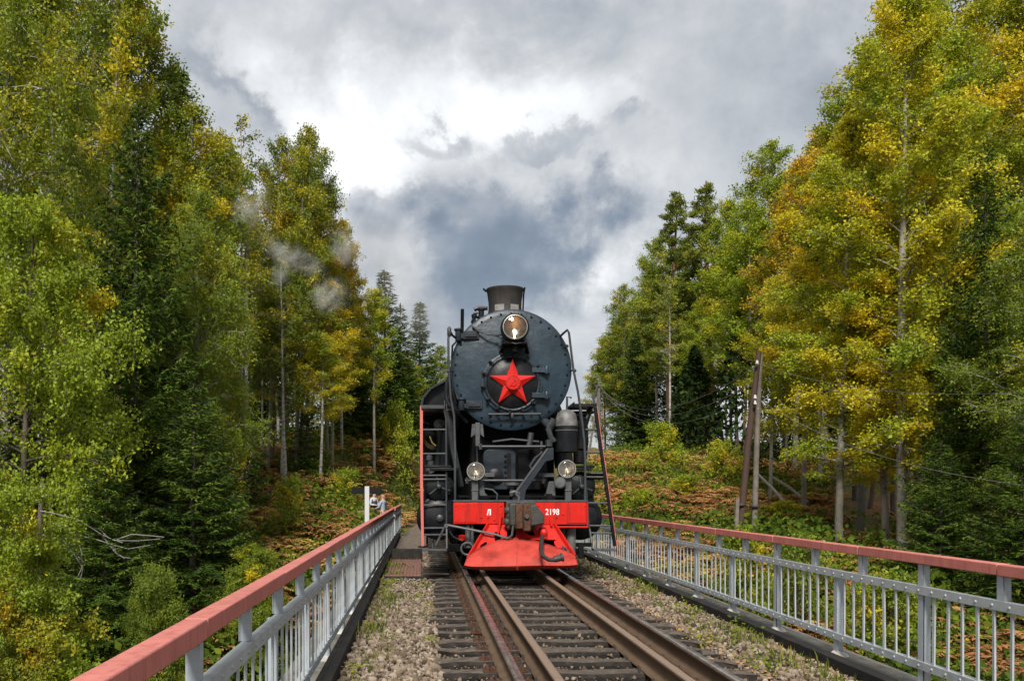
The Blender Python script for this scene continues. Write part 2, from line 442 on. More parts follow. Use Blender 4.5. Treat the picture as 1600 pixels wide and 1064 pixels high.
M['rust'] = mat('rust', (.085, .042, .025), .95, spec=.2, var=.5, scale=25, bump=.5, bscale=90, dirt=(.035, .024, .018), dirt_amt=.8, dscale=14)
M['spike'] = mat('spike_iron', (.03, .022, .018), .7, var=.3)
M['plate_rust'] = mat('brown_tread_plate', (.19, .095, .07), .65, var=.25, scale=8, bump=.2)

# ================================================================ bridge
Y_END = 29.6
DECK_Z = -.235
bridge = empty('railway_bridge', (1.51, 12, DECK_Z), 'railway bridge with gravel deck, dark kerbs and concrete edges over the ravine', 'bridge')
b = MB(); b.box(-1.28, 4.52, -12, Y_END, -.62, -.33); b.build('deck', M['concrete'], bridge)
b = MB(); b.box(-.76, 3.68, -12, Y_END + .4, -.329, DECK_Z - .03)
def mat_ballast():
    m, nt, N, L = new_mat('ballast_bed')
    out = N.new('ShaderNodeOutputMaterial'); p = N.new('ShaderNodeBsdfPrincipled'); L.new(p.outputs[0], out.inputs[0])
    tc = N.new('ShaderNodeTexCoord')
    v = N.new('ShaderNodeTexVoronoi'); v.inputs['Scale'].default_value = 26; L.new(tc.outputs['Object'], v.inputs[0])
    r = N.new('ShaderNodeValToRGB'); e = r.color_ramp.elements
    sp = N.new('ShaderNodeSeparateColor'); L.new(v.outputs['Color'], sp.inputs[0]); L.new(sp.outputs[0], r.inputs[0])
    e[0].color = (.07, .055, .042, 1); e[1].color = (.24, .19, .145, 1)
    L.new(r.outputs[0], p.inputs['Base Color']); p.inputs['Roughness'].default_value = .95
    bp = N.new('ShaderNodeBump'); bp.invert = True; bp.inputs['Distance'].default_value = .03; L.new(v.outputs['Distance'], bp.inputs['Height']); L.new(bp.outputs[0], p.inputs['Normal'])
    return m
M['ballast'] = mat_ballast()
b.build('ballast_bed', M['ballast'], bridge)
for x0, x1, nm in ((-.80, -.72, 'l'), (3.66, 3.745, 'r')):
    y = -12.0
    while y < Y_END - .1:
        y1 = min(y + 5.2, Y_END)
        # the kerb is a steel angle: upright plate with a lip on the outer side
        b = MB(); b.box(x0, x1, y + .004, y1 - .004, -.40, -.125)
        out = -1 if nm == 'l' else 1
        xe = x0 if out < 0 else x1
        b.box(min(xe, xe + out * .05), max(xe, xe + out * .05), y + .004, y1 - .004, -.147, -.128)
        b.build('kerb', M['kerb_steel'], bridge, bevel=.006)
        y = y1
b = MB(); b.box(3.75, 4.36, -12, Y_END, -.329, -.285); b.build('edge_slab', M['concrete'], bridge, bevel=.01)
b = MB(); b.box(-1.2, -.805, -12, Y_END, -.329, -.285); b.build('edge_slab', M['concrete'], bridge, bevel=.01)
for x in (-.4, 3.4):
    b = MB(); b.box(x - .02, x + .02, -12, Y_END - .6, -2.1, -.63); b.box(x - .25, x + .25, -12, Y_END - .6, -2.16, -2.1)
    b.build('girder', M['girder'], bridge)
b = MB(); b.box(-2.6, 5.6, Y_END, Y_END + 1.6, -4.5, -.66); b.box(-2.4, 5.4, Y_END + .3, Y_END + 1.6, -.66, -.36)
b.build('abutment', M['concrete'], bridge, bevel=.03)

# ballast shoulder beyond the bridge
pts = []
yy = np.arange(Y_END + .4, 120, 2.0)
V = []; F = []
for i, y in enumerate(yy):
    c = float(centre(y))
    for o_, z in ((-2.5, -.75), (-1.75, -.27), (1.75, -.27), (2.5, -.75)): V.append((c + o_, y, z))
    if i: F += [[(i - 1) * 4 + k, (i - 1) * 4 + k + 1, i * 4 + k + 1, i * 4 + k] for k in range(3)]
tag(link('track_bed', np_mesh('track_bed', V, [np.array(F)], [M['ballast']])), 'ballast bed of the line beyond the bridge', kind='structure')

# ================================================================ track
track = empty('railway_track', (1.51, 8, -.2), 'single railway track with worn rails and two inner guard rails on dark sleepers', 'railway track')
def rail_profile(x, ztop, h=.18):
    z0 = ztop - h
    return [(x - .075, z0), (x + .075, z0), (x + .075, z0 + .012), (x + .02, z0 + .032), (x + .009, z0 + .05), (x + .009, ztop - .048), (x + .036, ztop - .034),
            (x + .037, ztop - .008), (x + .026, ztop), (x - .026, ztop), (x - .037, ztop - .008), (x - .036, ztop - .034), (x - .009, ztop - .048), (x - .009, z0 + .05), (x - .02, z0 + .032), (x - .075, z0 + .012)]
def rail(x, ztop, head, name, ys_):
    n = 16; V = []; F = []
    for i, y in enumerate(ys_):
        off = float(centre(y)) - 1.51
        V += [(px + off - 1.51, y - 8, pz + .2) for px, pz in rail_profile(x, ztop)]
        if i: F += [[(i - 1) * n + k, (i - 1) * n + (k + 1) % n, i * n + (k + 1) % n, i * n + k] for k in range(n)]
    mi = [1 if (k % n) in (7, 8, 9) else 0 for k in range(len(F))]
    me = np_mesh(name, V, [np.array(F)], [M['rail_side'], head], mat_idx=mi)
    bm = bmesh.new(); bm.from_mesh(me); bmesh.ops.recalc_face_normals(bm, faces=bm.faces); bm.to_mesh(me); bm.free()
    return link(name, me, track)
ysl = list(np.arange(-6, 36, 6.0)) + list(np.arange(36, 118, 2.0))
rail(.714, 0, M['rail_head'], 'running_rail', ysl)
rail(2.31, 0, M['rail_head'], 'running_rail', ysl)
rail(1.005, -.006, M['guard_head'], 'guard_rail', list(np.arange(-6, 31, 6.0)))
rail(1.965, -.006, M['guard_head'], 'guard_rail', list(np.arange(-6, 31, 6.0)))
# sleepers: six weathered shapes shared by all
def sleeper_mesh(k):
    r = np.random.default_rng(100 + k)
    nxs = 15; V = []; F = []
    for i in range(nxs):
        x = -1.375 + 2.75 * i / (nxs - 1)
        j = r.normal(0, .006, (6, 2)) if 0 < i < nxs - 1 else r.normal(0, .012, (6, 2))
        base = [(-.115, -.17), (.115, -.17), (.118, -.03), (.095, 0), (-.095, 0), (-.118, -.03)]
        e = .03 * abs(r.normal()) if i in (0, nxs - 1) else 0
        for (y, z), d in zip(base, j):
            V.append((x + (e if i == 0 else -e), y + d[0], z + (d[1] if z > -.1 else 0) - (.012 if i in (0, nxs - 1) and z > -.1 else 0)))
        if i: F += [[(i - 1) * 6 + q, i * 6 + q, i * 6 + (q + 1) % 6, (i - 1) * 6 + (q + 1) % 6] for q in range(6)]
    me = bpy.data.meshes.new('sleeper')
    me.from_pydata(V, [], F + [list(range(5, -1, -1)), list(range((nxs - 1) * 6, nxs * 6))])
    me.materials.append(M['timber' if k % 2 else 'timber3']); me.materials.append(M['timber2'])
    for p in me.polygons:
        if abs(p.normal.z) > .8 and p.center.z > -.06: p.material_index = 1      # the trodden, dusty upper face
    return me
M['timber3'] = mat('dark_timber', (.018, .016, .014), .9, spec=.2, var=.4, scale=10, bump=.6, bscale=50, dirt=(.06, .05, .042), dirt_amt=.6, dscale=7)
M['timber2'] = mat('weathered_timber', (.105, .083, .066), .95, spec=.2, var=.6, scale=11, bump=.7, bscale=45, dirt=(.05, .042, .036), dirt_amt=.85, dscale=5)
SLM = [sleeper_mesh(k) for k in range(6)]
plm = MB(); plm.box(-.19, .19, -.085, .085, 0, .014); plm.box(-.115, -.085, -.08, .08, .014, .03); plm.box(.085, .115, -.08, .08, .014, .03)
for sx in (-.15, .15):
    for sy in (-.05, .05): plm.lathe((sx, sy, .012), (0, 0, 1), [(.02, 0), (.02, .018), (.012, .03)], 6)
PLM = plm.mesh('tie_plate', M['rust'])
sp = MB()
k = 0
y = 4.2
while y < 100:
    r = np.random.default_rng(k)
    c = float(centre(y))
    s = link('sleeper', SLM[int(r.integers(6))], track, (c - 1.51 + r.normal(0, .025), y - 8 + r.normal(0, .02), -.185 + .2 + r.normal(0, .004)))
    s.rotation_euler = (0, 0, r.normal(0, .008) + (math.pi if r.random() < .5 else 0) - (math.atan(float(centre(y + .5) - centre(y - .5))) if y > 36 else 0))
    if y < 22:
        for x in (.714, 2.31):
            p = link('tie_plate', PLM, track, (x - 1.51, y - 8, -.186 + .2))
            p.rotation_euler = (0, 0, r.normal(0, .03))
            for dx_, dy_ in ((-.085, .06), (.085, -.06)):
                sp.box(x + dx_ - .018, x + dx_ + .018, y + dy_ - .014, y + dy_ + .014, -.18, -.155)
        for x in (1.005, 1.965):
            for dx_, dy_ in ((-.085, .05), (.085, -.05), (-.085, -.05)):
                a = r.normal(0, .008)
                sp.box(x + dx_ - .011 + a, x + dx_ + .011 + a, y + dy_ - .009, y + dy_ + .009, -.185, -.158 + r.random() * .012)
    y += .507; k += 1
tag(sp.build('spikes', M['spike'], track, smooth=False), kind='stuff')

# ================================================================ stones, leaf litter, weeds on the deck
ICO_V = []
_t = (1 + 5 ** .5) / 2
ICO_V = np.array([(-1, _t, 0), (1, _t, 0), (-1, -_t, 0), (1, -_t, 0), (0, -1, _t), (0, 1, _t), (0, -1, -_t), (0, 1, -_t), (_t, 0, -1), (_t, 0, 1), (-_t, 0, -1), (-_t, 0, 1)]) / 1.9
ICO_F = np.array([(0, 11, 5), (0, 5, 1), (0, 1, 7), (0, 7, 10), (0, 10, 11), (1, 5, 9), (5, 11, 4), (11, 10, 2), (10, 7, 6), (7, 1, 8), (3, 9, 4), (3, 4, 2), (3, 2, 6), (3, 6, 8), (3, 8, 9), (4, 9, 5), (2, 4, 11), (6, 2, 10), (8, 6, 7), (9, 8, 1)])
OCT_V = np.array([(1, 0, 0), (-1, 0, 0), (0, 1, 0), (0, -1, 0), (0, 0, 1), (0, 0, -1)], float)
OCT_F = np.array([(0, 2, 4), (2, 1, 4), (1, 3, 4), (3, 0, 4), (2, 0, 5), (1, 2, 5), (3, 1, 5), (0, 3, 5)])
def rand_rot(n, r):
    q = r.normal(size=(n, 4)); q /= np.linalg.norm(q, axis=1)[:, None]
    w, x, y, z = q.T
    return np.stack([1 - 2 * (y * y + z * z), 2 * (x * y - z * w), 2 * (x * z + y * w), 2 * (x * y + z * w), 1 - 2 * (x * x + z * z), 2 * (y * z - x * w),
                     2 * (x * z - y * w), 2 * (y * z + x * w), 1 - 2 * (x * x + y * y)], 1).reshape(n, 3, 3)
def stones(P, size, BV, BF, r):
    n = len(P)
    rad = size[:, None, None] * r.uniform(.7, 1.25, (n, len(BV), 1))
    v = BV[None] * rad * r.uniform(.6, 1.15, (n, 1, 3))
    v = np.einsum('nij,nkj->nki', rand_rot(n, r), v) + P[:, None]
    f = BF[None] + (np.arange(n) * len(BV))[:, None, None]
    return v.reshape(-1, 3), f.reshape(-1, 3), np.repeat(r.normal(0, .55, n), len(BF))
M['stone'] = tint_mat('ballast_stone', [(0, (.04, .032, .026)), (.3, (.125, .095, .068)), (.6, (.22, .17, .125)), (1, (.34, .285, .23))])
def scatter_gravel():
    r = np.random.default_rng(3)
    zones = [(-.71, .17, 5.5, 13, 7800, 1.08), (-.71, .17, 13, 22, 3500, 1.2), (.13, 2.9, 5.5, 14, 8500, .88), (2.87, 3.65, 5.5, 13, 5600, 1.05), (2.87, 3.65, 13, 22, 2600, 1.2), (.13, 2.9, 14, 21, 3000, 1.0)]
    Vs, Fs, Ts = [], [], []; off = 0
    for x0, x1, y0, y1, n, s in zones:
        P = np.stack([r.uniform(x0, x1, n), y0 + (y1 - y0) * r.random(n) ** 1.25, np.zeros(n)], 1)
        inner = (x0 > 0) & (x1 < 2.95)
        mound = .03 * np.exp(-((P[:, 0] - (x0 + x1) / 2) / .35) ** 2) if not inner else .012
        P[:, 2] = DECK_Z - .012 + mound + r.normal(0, .012, n) + np.where(P[:, 1] > 0, .0, 0)
        sz = np.clip(r.lognormal(-3.95, .36, n), .011, .05) * s
        big = y0 < 10 and not inner
        v, f, t = stones(P, sz, ICO_V if big else OCT_V, ICO_F if big else OCT_F, r)
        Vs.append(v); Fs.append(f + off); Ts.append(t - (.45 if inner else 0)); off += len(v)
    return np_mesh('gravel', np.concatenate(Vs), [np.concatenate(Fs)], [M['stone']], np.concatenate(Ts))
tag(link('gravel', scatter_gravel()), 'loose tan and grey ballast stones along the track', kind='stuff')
# ================================================================ plants: shapes
def leaves_np(C, size, r, up=.5, hang=0., aspect=.62):
    """diamond leaves at the points C, each turned its own way"""
    n = len(C)
    nrm = r.normal(size=(n, 3)); nrm[:, 2] += up; nrm /= np.linalg.norm(nrm, axis=1)[:, None]
    a = r.normal(size=(n, 3)); a[:, 2] -= hang
    a -= nrm * (a * nrm).sum(1)[:, None]; a /= np.linalg.norm(a, axis=1)[:, None] + 1e-9
    b = np.cross(nrm, a)
    s = size * r.uniform(.65, 1.3, n)[:, None]
    V = np.stack([C - a * s * .5, C - b * s * aspect * .5 + a * s * .06, C + a * s * .5, C + b * s * aspect * .5 + a * s * .06], 1).reshape(-1, 3)
    F = np.arange(n * 4).reshape(n, 4)
    return V, F
class Tubes:
    def __init__(s): s.V = []; s.F = []; s.n = 0
    def add(s, pts, rad, sides=5):
        pts = np.asarray(pts, float); rad = np.asarray(rad, float); m = len(pts)
        d = np.gradient(pts, axis=0); d /= np.linalg.norm(d, axis=1)[:, None] + 1e-9
        ref = np.array([1., .3, 0]) if abs(d[0, 2]) > .8 else np.array([0, 0, 1.])
        x = np.cross(d, ref); x /= np.linalg.norm(x, axis=1)[:, None] + 1e-9
        y = np.cross(d, x)
        an = np.arange(sides) * 2 * np.pi / sides
        ring = pts[:, None] + (x[:, None] * np.cos(an)[None, :, None] + y[:, None] * np.sin(an)[None, :, None]) * rad[:, None, None]
        i = np.arange(m - 1)[:, None] * sides + np.arange(sides)[None]
        j = np.arange(m - 1)[:, None] * sides + (np.arange(sides)[None] + 1) % sides
        f = np.stack([i, j, j + sides, i + sides], -1).reshape(-1, 4) + s.n
        s.V.append(ring.reshape(-1, 3)); s.F.append(f); s.n += m * sides
    def mesh(s, name, m):
        return np_mesh(name, np.concatenate(s.V), [np.concatenate(s.F)], [m], smooth=True)
def unit(v): return v / (np.linalg.norm(v) + 1e-9)

def decid(seed, H, W, t0, nb, ntw, nl, leaf, e_low=R(22), e_top=R(66), droop=.18, weep=0., shape=(.55, .75), r0=.13, sub=.07, hole=.0, bark=None):
    """broadleaf tree: trunk, limbs, twigs with leaves around them; returns (wood mesh, leaf mesh)"""
    r = np.random.default_rng(seed)
    T = Tubes()
    zt = np.linspace(0, 1, 14)
    tx = np.cumsum(r.normal(0, .012 * H / 14, 14)); ty = np.cumsum(r.normal(0, .012 * H / 14, 14))
    tx -= tx[0]; ty -= ty[0]
    tr = np.stack([tx, ty, zt * H], 1)
    T.add(np.vstack([tr[0] - [0, 0, 1.2], tr]), np.concatenate([[r0 * 1.25], r0 * (1.02 - zt) ** .8 + .008]), 8)
    C, TI = [], []
    pk = shape[0] / (shape[0] + shape[1]); norm = pk ** shape[0] * (1 - pk) ** shape[1]
    for i in range(nb):
        tt = ((i + r.random()) / nb) ** .92
        t = t0 + (.985 - t0) * tt
        if r.random() < hole: continue
        az = i * 2.39996 + r.normal(0, .5)
        prof = (max(tt, .015) ** shape[0] * (1 - tt) ** shape[1]) / norm
        L = W * (prof * r.uniform(.62, 1.18) + .04)
        e = e_low + (e_top - e_low) * tt + r.normal(0, .14)
        d = np.array([math.cos(az) * math.cos(e), math.sin(az) * math.cos(e), math.sin(e)])
        base = np.array([np.interp(t, zt, tr[:, 0]), np.interp(t, zt, tr[:, 1]), t * H])
        s = np.linspace(0, 1, 7)
        P = base + d * (L * s)[:, None]; P[:, 2] -= droop * L * s ** 2
        P[1:] += r.normal(0, .035 * L, (6, 3)) * s[1:, None]
        rb = max(.012, r0 * (1 - t) * .55 * min(1, L / W + .3))
        T.add(P, rb * (1 - s * .8), 4)
        tb = r.normal(0, .6)
        n = max(4, int(ntw * (L / W) ** .9 + 2))
        for j in range(n):
            u = r.random() ** .55 * .9 + .1
            p = np.array([np.interp(u, s, P[:, q]) for q in range(3)])
            td = unit(d * .45 + r.normal(0, .62, 3) + [0, 0, .12 - weep * .8])
            tl = (.16 * L + .22) * r.uniform(.55, 1.25) * (1.25 - u * .45) * (1 + weep * .8)
            if r.random() < .35: T.add(np.stack([p, p + td * tl * .5, p + td * tl * .95 + [0, 0, -weep * tl * .45]]), [.010, .007, .004], 3)
            k = max(3, int(nl * tl * r.uniform(.7, 1.3)))
            w = r.random(k) ** .8
            q = p + td * (tl * w)[:, None] + r.normal(0, sub, (k, 3)); q[:, 2] -= weep * tl * .55 * w ** 2
            C.append(q); TI.append(tb + r.normal(0, .24) + r.normal(0, .12, k) + (t - .5) * .25)
    C = np.concatenate(C); TI = np.concatenate(TI)
    V, F = leaves_np(C, leaf, r, up=.55, hang=weep * 1.6)
    return T.mesh('trunk', bark or M['birch_bark']), np_mesh('crown', V, [F], [M['leaf']], TI), (H, W)

def needles_tri(A, D, width, r):
    """slim triangles from A along D"""
    n = len(A)
    x = np.cross(D, r.normal(size=(n, 3))); x /= np.linalg.norm(x, axis=1)[:, None] + 1e-9
    V = np.stack([A - x * width[:, None], A + x * width[:, None], A + D], 1).reshape(-1, 3)
    return V, np.arange(n * 3).reshape(n, 3)
def spruce(seed, H, W, step=.3, per=6.2, spray=.15, dens=1., t0=.03, power=.8, r0=.13, gap=0.):
    r = np.random.default_rng(seed)
    T = Tubes()
    z = np.linspace(0, 1, 10)
    T.add(np.stack([r.normal(0, .02, 10) * z, r.normal(0, .02, 10) * z, z * H - (z == 0) * 1.2], 1), r0 * (1.02 - z) + .006, 7)
    A, D, TI, WD = [], [], [], []
    zz = t0 * H
    while zz < H * .985:
        t = zz / H
        n = max(3, int(round(per * (1 - .45 * t) + r.normal(0, .6))))
        a0 = r.random() * 6.28
        for i in range(n):
            if r.random() < gap: continue
            az = a0 + i * 6.283 / n + r.normal(0, .22)
            L = W * ((1 - t) ** power) * r.uniform(.66, 1.12) * min(1, .55 + t * 4) + .08
            out = np.array([math.cos(az), math.sin(az), 0]); side = np.array([-out[1], out[0], 0])
            base = np.array([0, 0, zz + r.normal(0, .06)])
            e0 = math.tan(R(-22 + 62 * t ** .8 + r.normal(0, 5)))
            s = np.linspace(0, 1, 6)
            sag = -.18 * (1 - t)
            P = base + out * (L * s)[:, None]
            P[:, 2] += L * (e0 * s + sag * (np.sin(s * np.pi)) + .16 * s ** 3)
            T.add(P, .02 * (1 - t * .6) * (1 - s * .8) + .003, 3)
            tb = r.normal(0, .4)
            m = max(3, int(L / .085 * dens))
            u = (np.arange(m) + r.random(m)) / m * .92 + .08
            for sg in (-1, 1):
                B = np.stack([np.interp(u, s, P[:, q]) for q in range(3)], 1)
                tl = (.12 + .34 * L * (1 - u) ** .7 * u ** .35) * r.uniform(.6, 1.2, m)
                dd = out * .62 + side * sg * .78 + np.array([0, 0, -.30 * (1 - t)])
                dd = dd[None] + r.normal(0, .13, (m, 3)); dd /= np.linalg.norm(dd, axis=1)[:, None]
                # side twigs carry short sprays of needles
                k = np.maximum(1, (tl / spray * 1.9).astype(int) + 1)
                idx = np.repeat(np.arange(m), k)
                w = r.random(len(idx))
                pp = B[idx] + dd[idx] * (tl[idx] * w)[:, None]
                pp[:, 2] -= (.18 * tl[idx] * w ** 2)
                nd = dd[idx] * .75 + r.normal(0, .48, (len(idx), 3)); nd[:, 2] -= .22
                nd /= np.linalg.norm(nd, axis=1)[:, None]
                A.append(pp); D.append(nd * (spray * r.uniform(.6, 1.3, len(idx)))[:, None])
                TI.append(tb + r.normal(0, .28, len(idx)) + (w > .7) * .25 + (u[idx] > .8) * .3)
            kk = max(2, int(L * 9 * dens)); u2 = r.random(kk)
            B = np.stack([np.interp(u2, s, P[:, q]) for q in range(3)], 1)
            nd = out[None] * .8 + r.normal(0, .4, (kk, 3)); nd /= np.linalg.norm(nd, axis=1)[:, None]
            A.append(B); D.append(nd * spray); TI.append(np.full(kk, tb))
        zz += step * r.uniform(.75, 1.25) * (1 - .35 * t)
    # leader
    k = 40
    A.append(np.stack([np.zeros(k), np.zeros(k), H * (1 - .06 * r.random(k))], 1)); nd = r.normal(0, .45, (k, 3)); nd[:, 2] += .9
    D.append(nd * spray * .9); TI.append(np.zeros(k))
    A = np.concatenate(A); D = np.concatenate(D); TI = np.concatenate(TI)
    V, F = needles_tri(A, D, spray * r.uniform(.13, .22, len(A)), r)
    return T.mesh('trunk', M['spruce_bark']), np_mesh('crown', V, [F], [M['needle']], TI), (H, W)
def pine(seed, H, W, t0, nb, tufts, bark='pine_bark', r0=.16, spray=.2, per=26):
    r = np.random.default_rng(seed)
    T = Tubes()
    z = np.linspace(0, 1, 12)
    tr = np.stack([np.cumsum(r.normal(0, .05, 12)), np.cumsum(r.normal(0, .05, 12)), z * H - (z == 0) * 1.2], 1); tr[:, :2] -= tr[0, :2]
    T.add(tr, r0 * (1.02 - z) ** .8 + .01, 8)
    A, D, TI = [], [], []
    for i in range(nb):
        tt = ((i + r.random()) / nb); t = t0 + (.98 - t0) * tt
        az = i * 2.39996 + r.normal(0, .5)
        L = W * (.10 + .90 * (1 - tt) ** .85) * r.uniform(.55, 1.15) * min(1, .5 + tt * 3)
        e = R(-5) + R(50) * tt + r.normal(0, .15)
        d = np.array([math.cos(az) * math.cos(e), math.sin(az) * math.cos(e), math.sin(e)])
        base = np.array([np.interp(t, z, tr[:, 0]), np.interp(t, z, tr[:, 1]), t * H])
        s = np.linspace(0, 1, 6); P = base + d * (L * s)[:, None]; P[:, 2] += .15 * L * s ** 2; P[1:] += r.normal(0, .05 * L, (5, 3))
        T.add(P, max(.015, r0 * (1 - t) * .5) * (1 - s * .75), 4)
        tb = r.normal(0, .35)
        for j in range(max(3, int(tufts * L / W))):
            u = .35 + .65 * r.random() ** .6
            p = np.array([np.interp(u, s, P[:, q]) for q in range(3)]) + r.normal(0, .17 * L * .5 + .05, 3) * [1, 1, .5]
            n = int(per * r.uniform(.7, 1.3))
            nd = r.normal(0, 1, (n, 3)) + [0, 0, .7] + d * .5; nd /= np.linalg.norm(nd, axis=1)[:, None]
            A.append(p + r.normal(0, .10, (n, 3)) * [1, 1, .6]); D.append(nd * (spray * r.uniform(.6, 1.2, n))[:, None]); TI.append(tb + r.normal(0, .3, n))
    A = np.concatenate(A); D = np.concatenate(D); TI = np.concatenate(TI)
    V, F = needles_tri(A, D, spray * r.uniform(.12, .2, len(A)), r)
    return T.mesh('trunk', M[bark]), np_mesh('crown', V, [F], [M['pine_needle']], TI), (H, W)

def bark_mat(name, base, dark, scale, lo, hi, low_col=None, low_h=3.0):
    m, nt, N, L = new_mat(name)
    out = N.new('ShaderNodeOutputMaterial'); b = N.new('ShaderNodeBsdfPrincipled'); L.new(b.outputs[0], out.inputs[0]); b.inputs['Roughness'].default_value = .85
    tc = N.new('ShaderNodeTexCoord'); mp = N.new('ShaderNodeMapping'); mp.inputs['Scale'].default_value = scale; L.new(tc.outputs['Object'], mp.inputs[0])
    n = N.new('ShaderNodeTexNoise'); n.inputs['Scale'].default_value = 1; n.inputs['Detail'].default_value = 6; n.inputs['Roughness'].default_value = .65; L.new(mp.outputs[0], n.inputs[0])
    f = N.new('ShaderNodeMapRange'); L.new(n.outputs['Fac'], f.inputs[0]); f.inputs[1].default_value = lo; f.inputs[2].default_value = hi
    mx = N.new('ShaderNodeMix'); mx.data_type = 'RGBA'; L.new(f.outputs[0], mx.inputs[0]); mx.inputs[6].default_value = (*base, 1); mx.inputs[7].default_value = (*dark, 1)
    c = mx.outputs[2]
    if low_col:      # rough old bark at the foot of the trunk
        sp = N.new('ShaderNodeSeparateXYZ'); L.new(tc.outputs['Object'], sp.inputs[0])
        g = N.new('ShaderNodeMapRange'); L.new(sp.outputs[2], g.inputs[0]); g.inputs[1].default_value = low_h; g.inputs[2].default_value = 0.; 
        m2 = N.new('ShaderNodeMix'); m2.data_type = 'RGBA'; L.new(g.outputs[0], m2.inputs[0]); L.new(c, m2.inputs[6]); m2.inputs[7].default_value = (*low_col, 1); c = m2.outputs[2]
    L.new(c, b.inputs['Base Color'])
    bp = N.new('ShaderNodeBump'); bp.inputs['Strength'].default_value = .5; bp.inputs['Distance'].default_value = .03; L.new(n.outputs['Fac'], bp.inputs['Height']); L.new(bp.outputs[0], b.inputs['Normal'])
    return m
M['birch_bark'] = bark_mat('birch_bark', (.36, .34, .30), (.06, .05, .045), (4, 4, 9), .48, .66, (.20, .18, .15), 2.0)
M['aspen_bark'] = bark_mat('aspen_bark', (.27, .25, .205), (.07, .065, .055), (5, 5, 4), .50, .70, (.14, .125, .10), 4.0)
M['spruce_bark'] = bark_mat('spruce_bark', (.10, .08, .065), (.05, .04, .035), (12, 12, 3), .4, .7)
M['pine_bark'] = bark_mat('pine_bark', (.22, .105, .055), (.09, .055, .04), (9, 9, 3), .42, .7, (.12, .085, .065), 6.0)
M['leaf'] = leaf_mat('leaf')
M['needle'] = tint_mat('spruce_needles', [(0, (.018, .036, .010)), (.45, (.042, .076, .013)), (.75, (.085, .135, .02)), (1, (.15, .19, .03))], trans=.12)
M['pine_needle'] = tint_mat('pine_needles', [(0, (.085, .115, .024)), (.5, (.18, .215, .036)), (1, (.32, .33, .055))], trans=.35)

PROTO = {
    # near trees: small leaves, many of them
    'birch_near':  decid(11, 17, 3.1, .16, 105, 56, 36, .084, weep=.35, shape=(.45, .6), r0=.15),
    'broad_near':  decid(12, 9, 3.0, .10, 72, 60, 40, .09, e_low=R(8), e_top=R(55), droop=.26, weep=.15, shape=(.35, .6), r0=.11, bark=M['spruce_bark']),
    'aspen_near':  decid(13, 19, 2.6, .17, 100, 62, 38, .090, e_low=R(18), e_top=R(70), shape=(.4, .6), r0=.14, bark=M['aspen_bark'], sub=.075),
    'aspen_near_b': decid(14, 19, 2.3, .20, 92, 62, 38, .090, e_low=R(25), e_top=R(72), shape=(.5, .65), r0=.13, bark=M['aspen_bark'], sub=.09),
    # trees farther off
    'birch_mid':   decid(21, 17, 2.3, .30, 74, 44, 28, .105, weep=.35, shape=(.5, .65), r0=.10, sub=.08),
    'birch_mid_b': decid(22, 17, 2.0, .42, 66, 38, 28, .105, weep=.25, shape=(.5, .7), r0=.10, sub=.09, hole=.12),
    'aspen_mid':   decid(23, 17, 2.2, .30, 76, 44, 28, .11, shape=(.45, .7), r0=.11, bark=M['aspen_bark'], sub=.10),
    'aspen_mid_b': decid(24, 16, 2.0, .40, 68, 42, 28, .11, e_low=R(30), shape=(.55, .6), r0=.10, bark=M['aspen_bark'], sub=.10, hole=.08),
    'thin_mid':    decid(25, 17, 1.6, .45, 60, 15, 15, .125, weep=.3, shape=(.6, .6), r0=.10, hole=.15),
    'sapling':     decid(26, 6, 1.3, .10, 50, 18, 22, .10, shape=(.4, .7), r0=.04, sub=.08, bark=M['spruce_bark']),
    'shrub':       decid(27, 2.2, 1.3, .03, 44, 18, 34, .085, e_low=R(15), e_top=R(75), shape=(.2, .5), r0=.025, sub=.06, bark=M['spruce_bark']),
    'shrub_b':     decid(28, 1.8, 1.4, .03, 40, 18, 34, .085, e_low=R(10), e_top=R(70), shape=(.15, .5), r0=.025, sub=.06, bark=M['spruce_bark']),
    'spruce_near': spruce(31, 13, 2.6, .27, 6.4, .15, 1.1),
    'spruce_near_b': spruce(32, 13, 2.4, .30, 6.0, .16, 1.0, gap=.06),
    'spruce_mid':  spruce(33, 15, 2.0, .36, 6.2, .24, .9, power=.9),
    'spruce_mid_b': spruce(34, 15, 1.7, .38, 5.8, .24, .9, power=.85, gap=.06),
    'young_spruce': spruce(35, 4, 1.2, .22, 5.6, .15, .8, r0=.05),
    'pine_mid':    pine(41, 18, 2.4, .36, 80, 24, spray=.20, per=28),
    'pine_mid_b':  pine(42, 18, 2.2, .42, 70, 23, spray=.20, per=28),
}
_first = {}; TRI = [0]
print('tree triangles', {k: (len(v[0].polygons) * 2, len(v[1].polygons) * 2) for k, v in PROTO.items()})
def plant(kind, name, px, Y, top, width, label, cat='tree', yellow=.25, green=.45, orange=0., group=None, rot=None, lean=None, base_z=None, sink=.15):
    wood, crown, (H0, W0) = PROTO[kind]
    X = wx(px, Y)
    z0 = float(ground(X, Y)) - sink if base_z is None else base_z
    H = wz(top, Y) - z0
    e = empty(name, (X, Y, z0), label, cat, group)
    r = np.random.default_rng(int(abs(px) * 7 + Y * 131 + abs(top)))
    e.rotation_euler = (r.normal(0, .015), r.normal(0, .015) + (lean or 0), r.random() * 6.28 if rot is None else rot)
    sx = width / W0; sz = H / H0
    sx = min(max(sx, sz / 1.75), sz / .5)
    e.scale = (sx, sx, sz)
    t = link('trunk', wood, e); c = link('crown', crown, e)
    TRI[0] += 1
    for o in (t, c): o.color = (yellow, green, orange, 1)
    if width / W0 < .6 or width / W0 > 1.6: pass
    return e
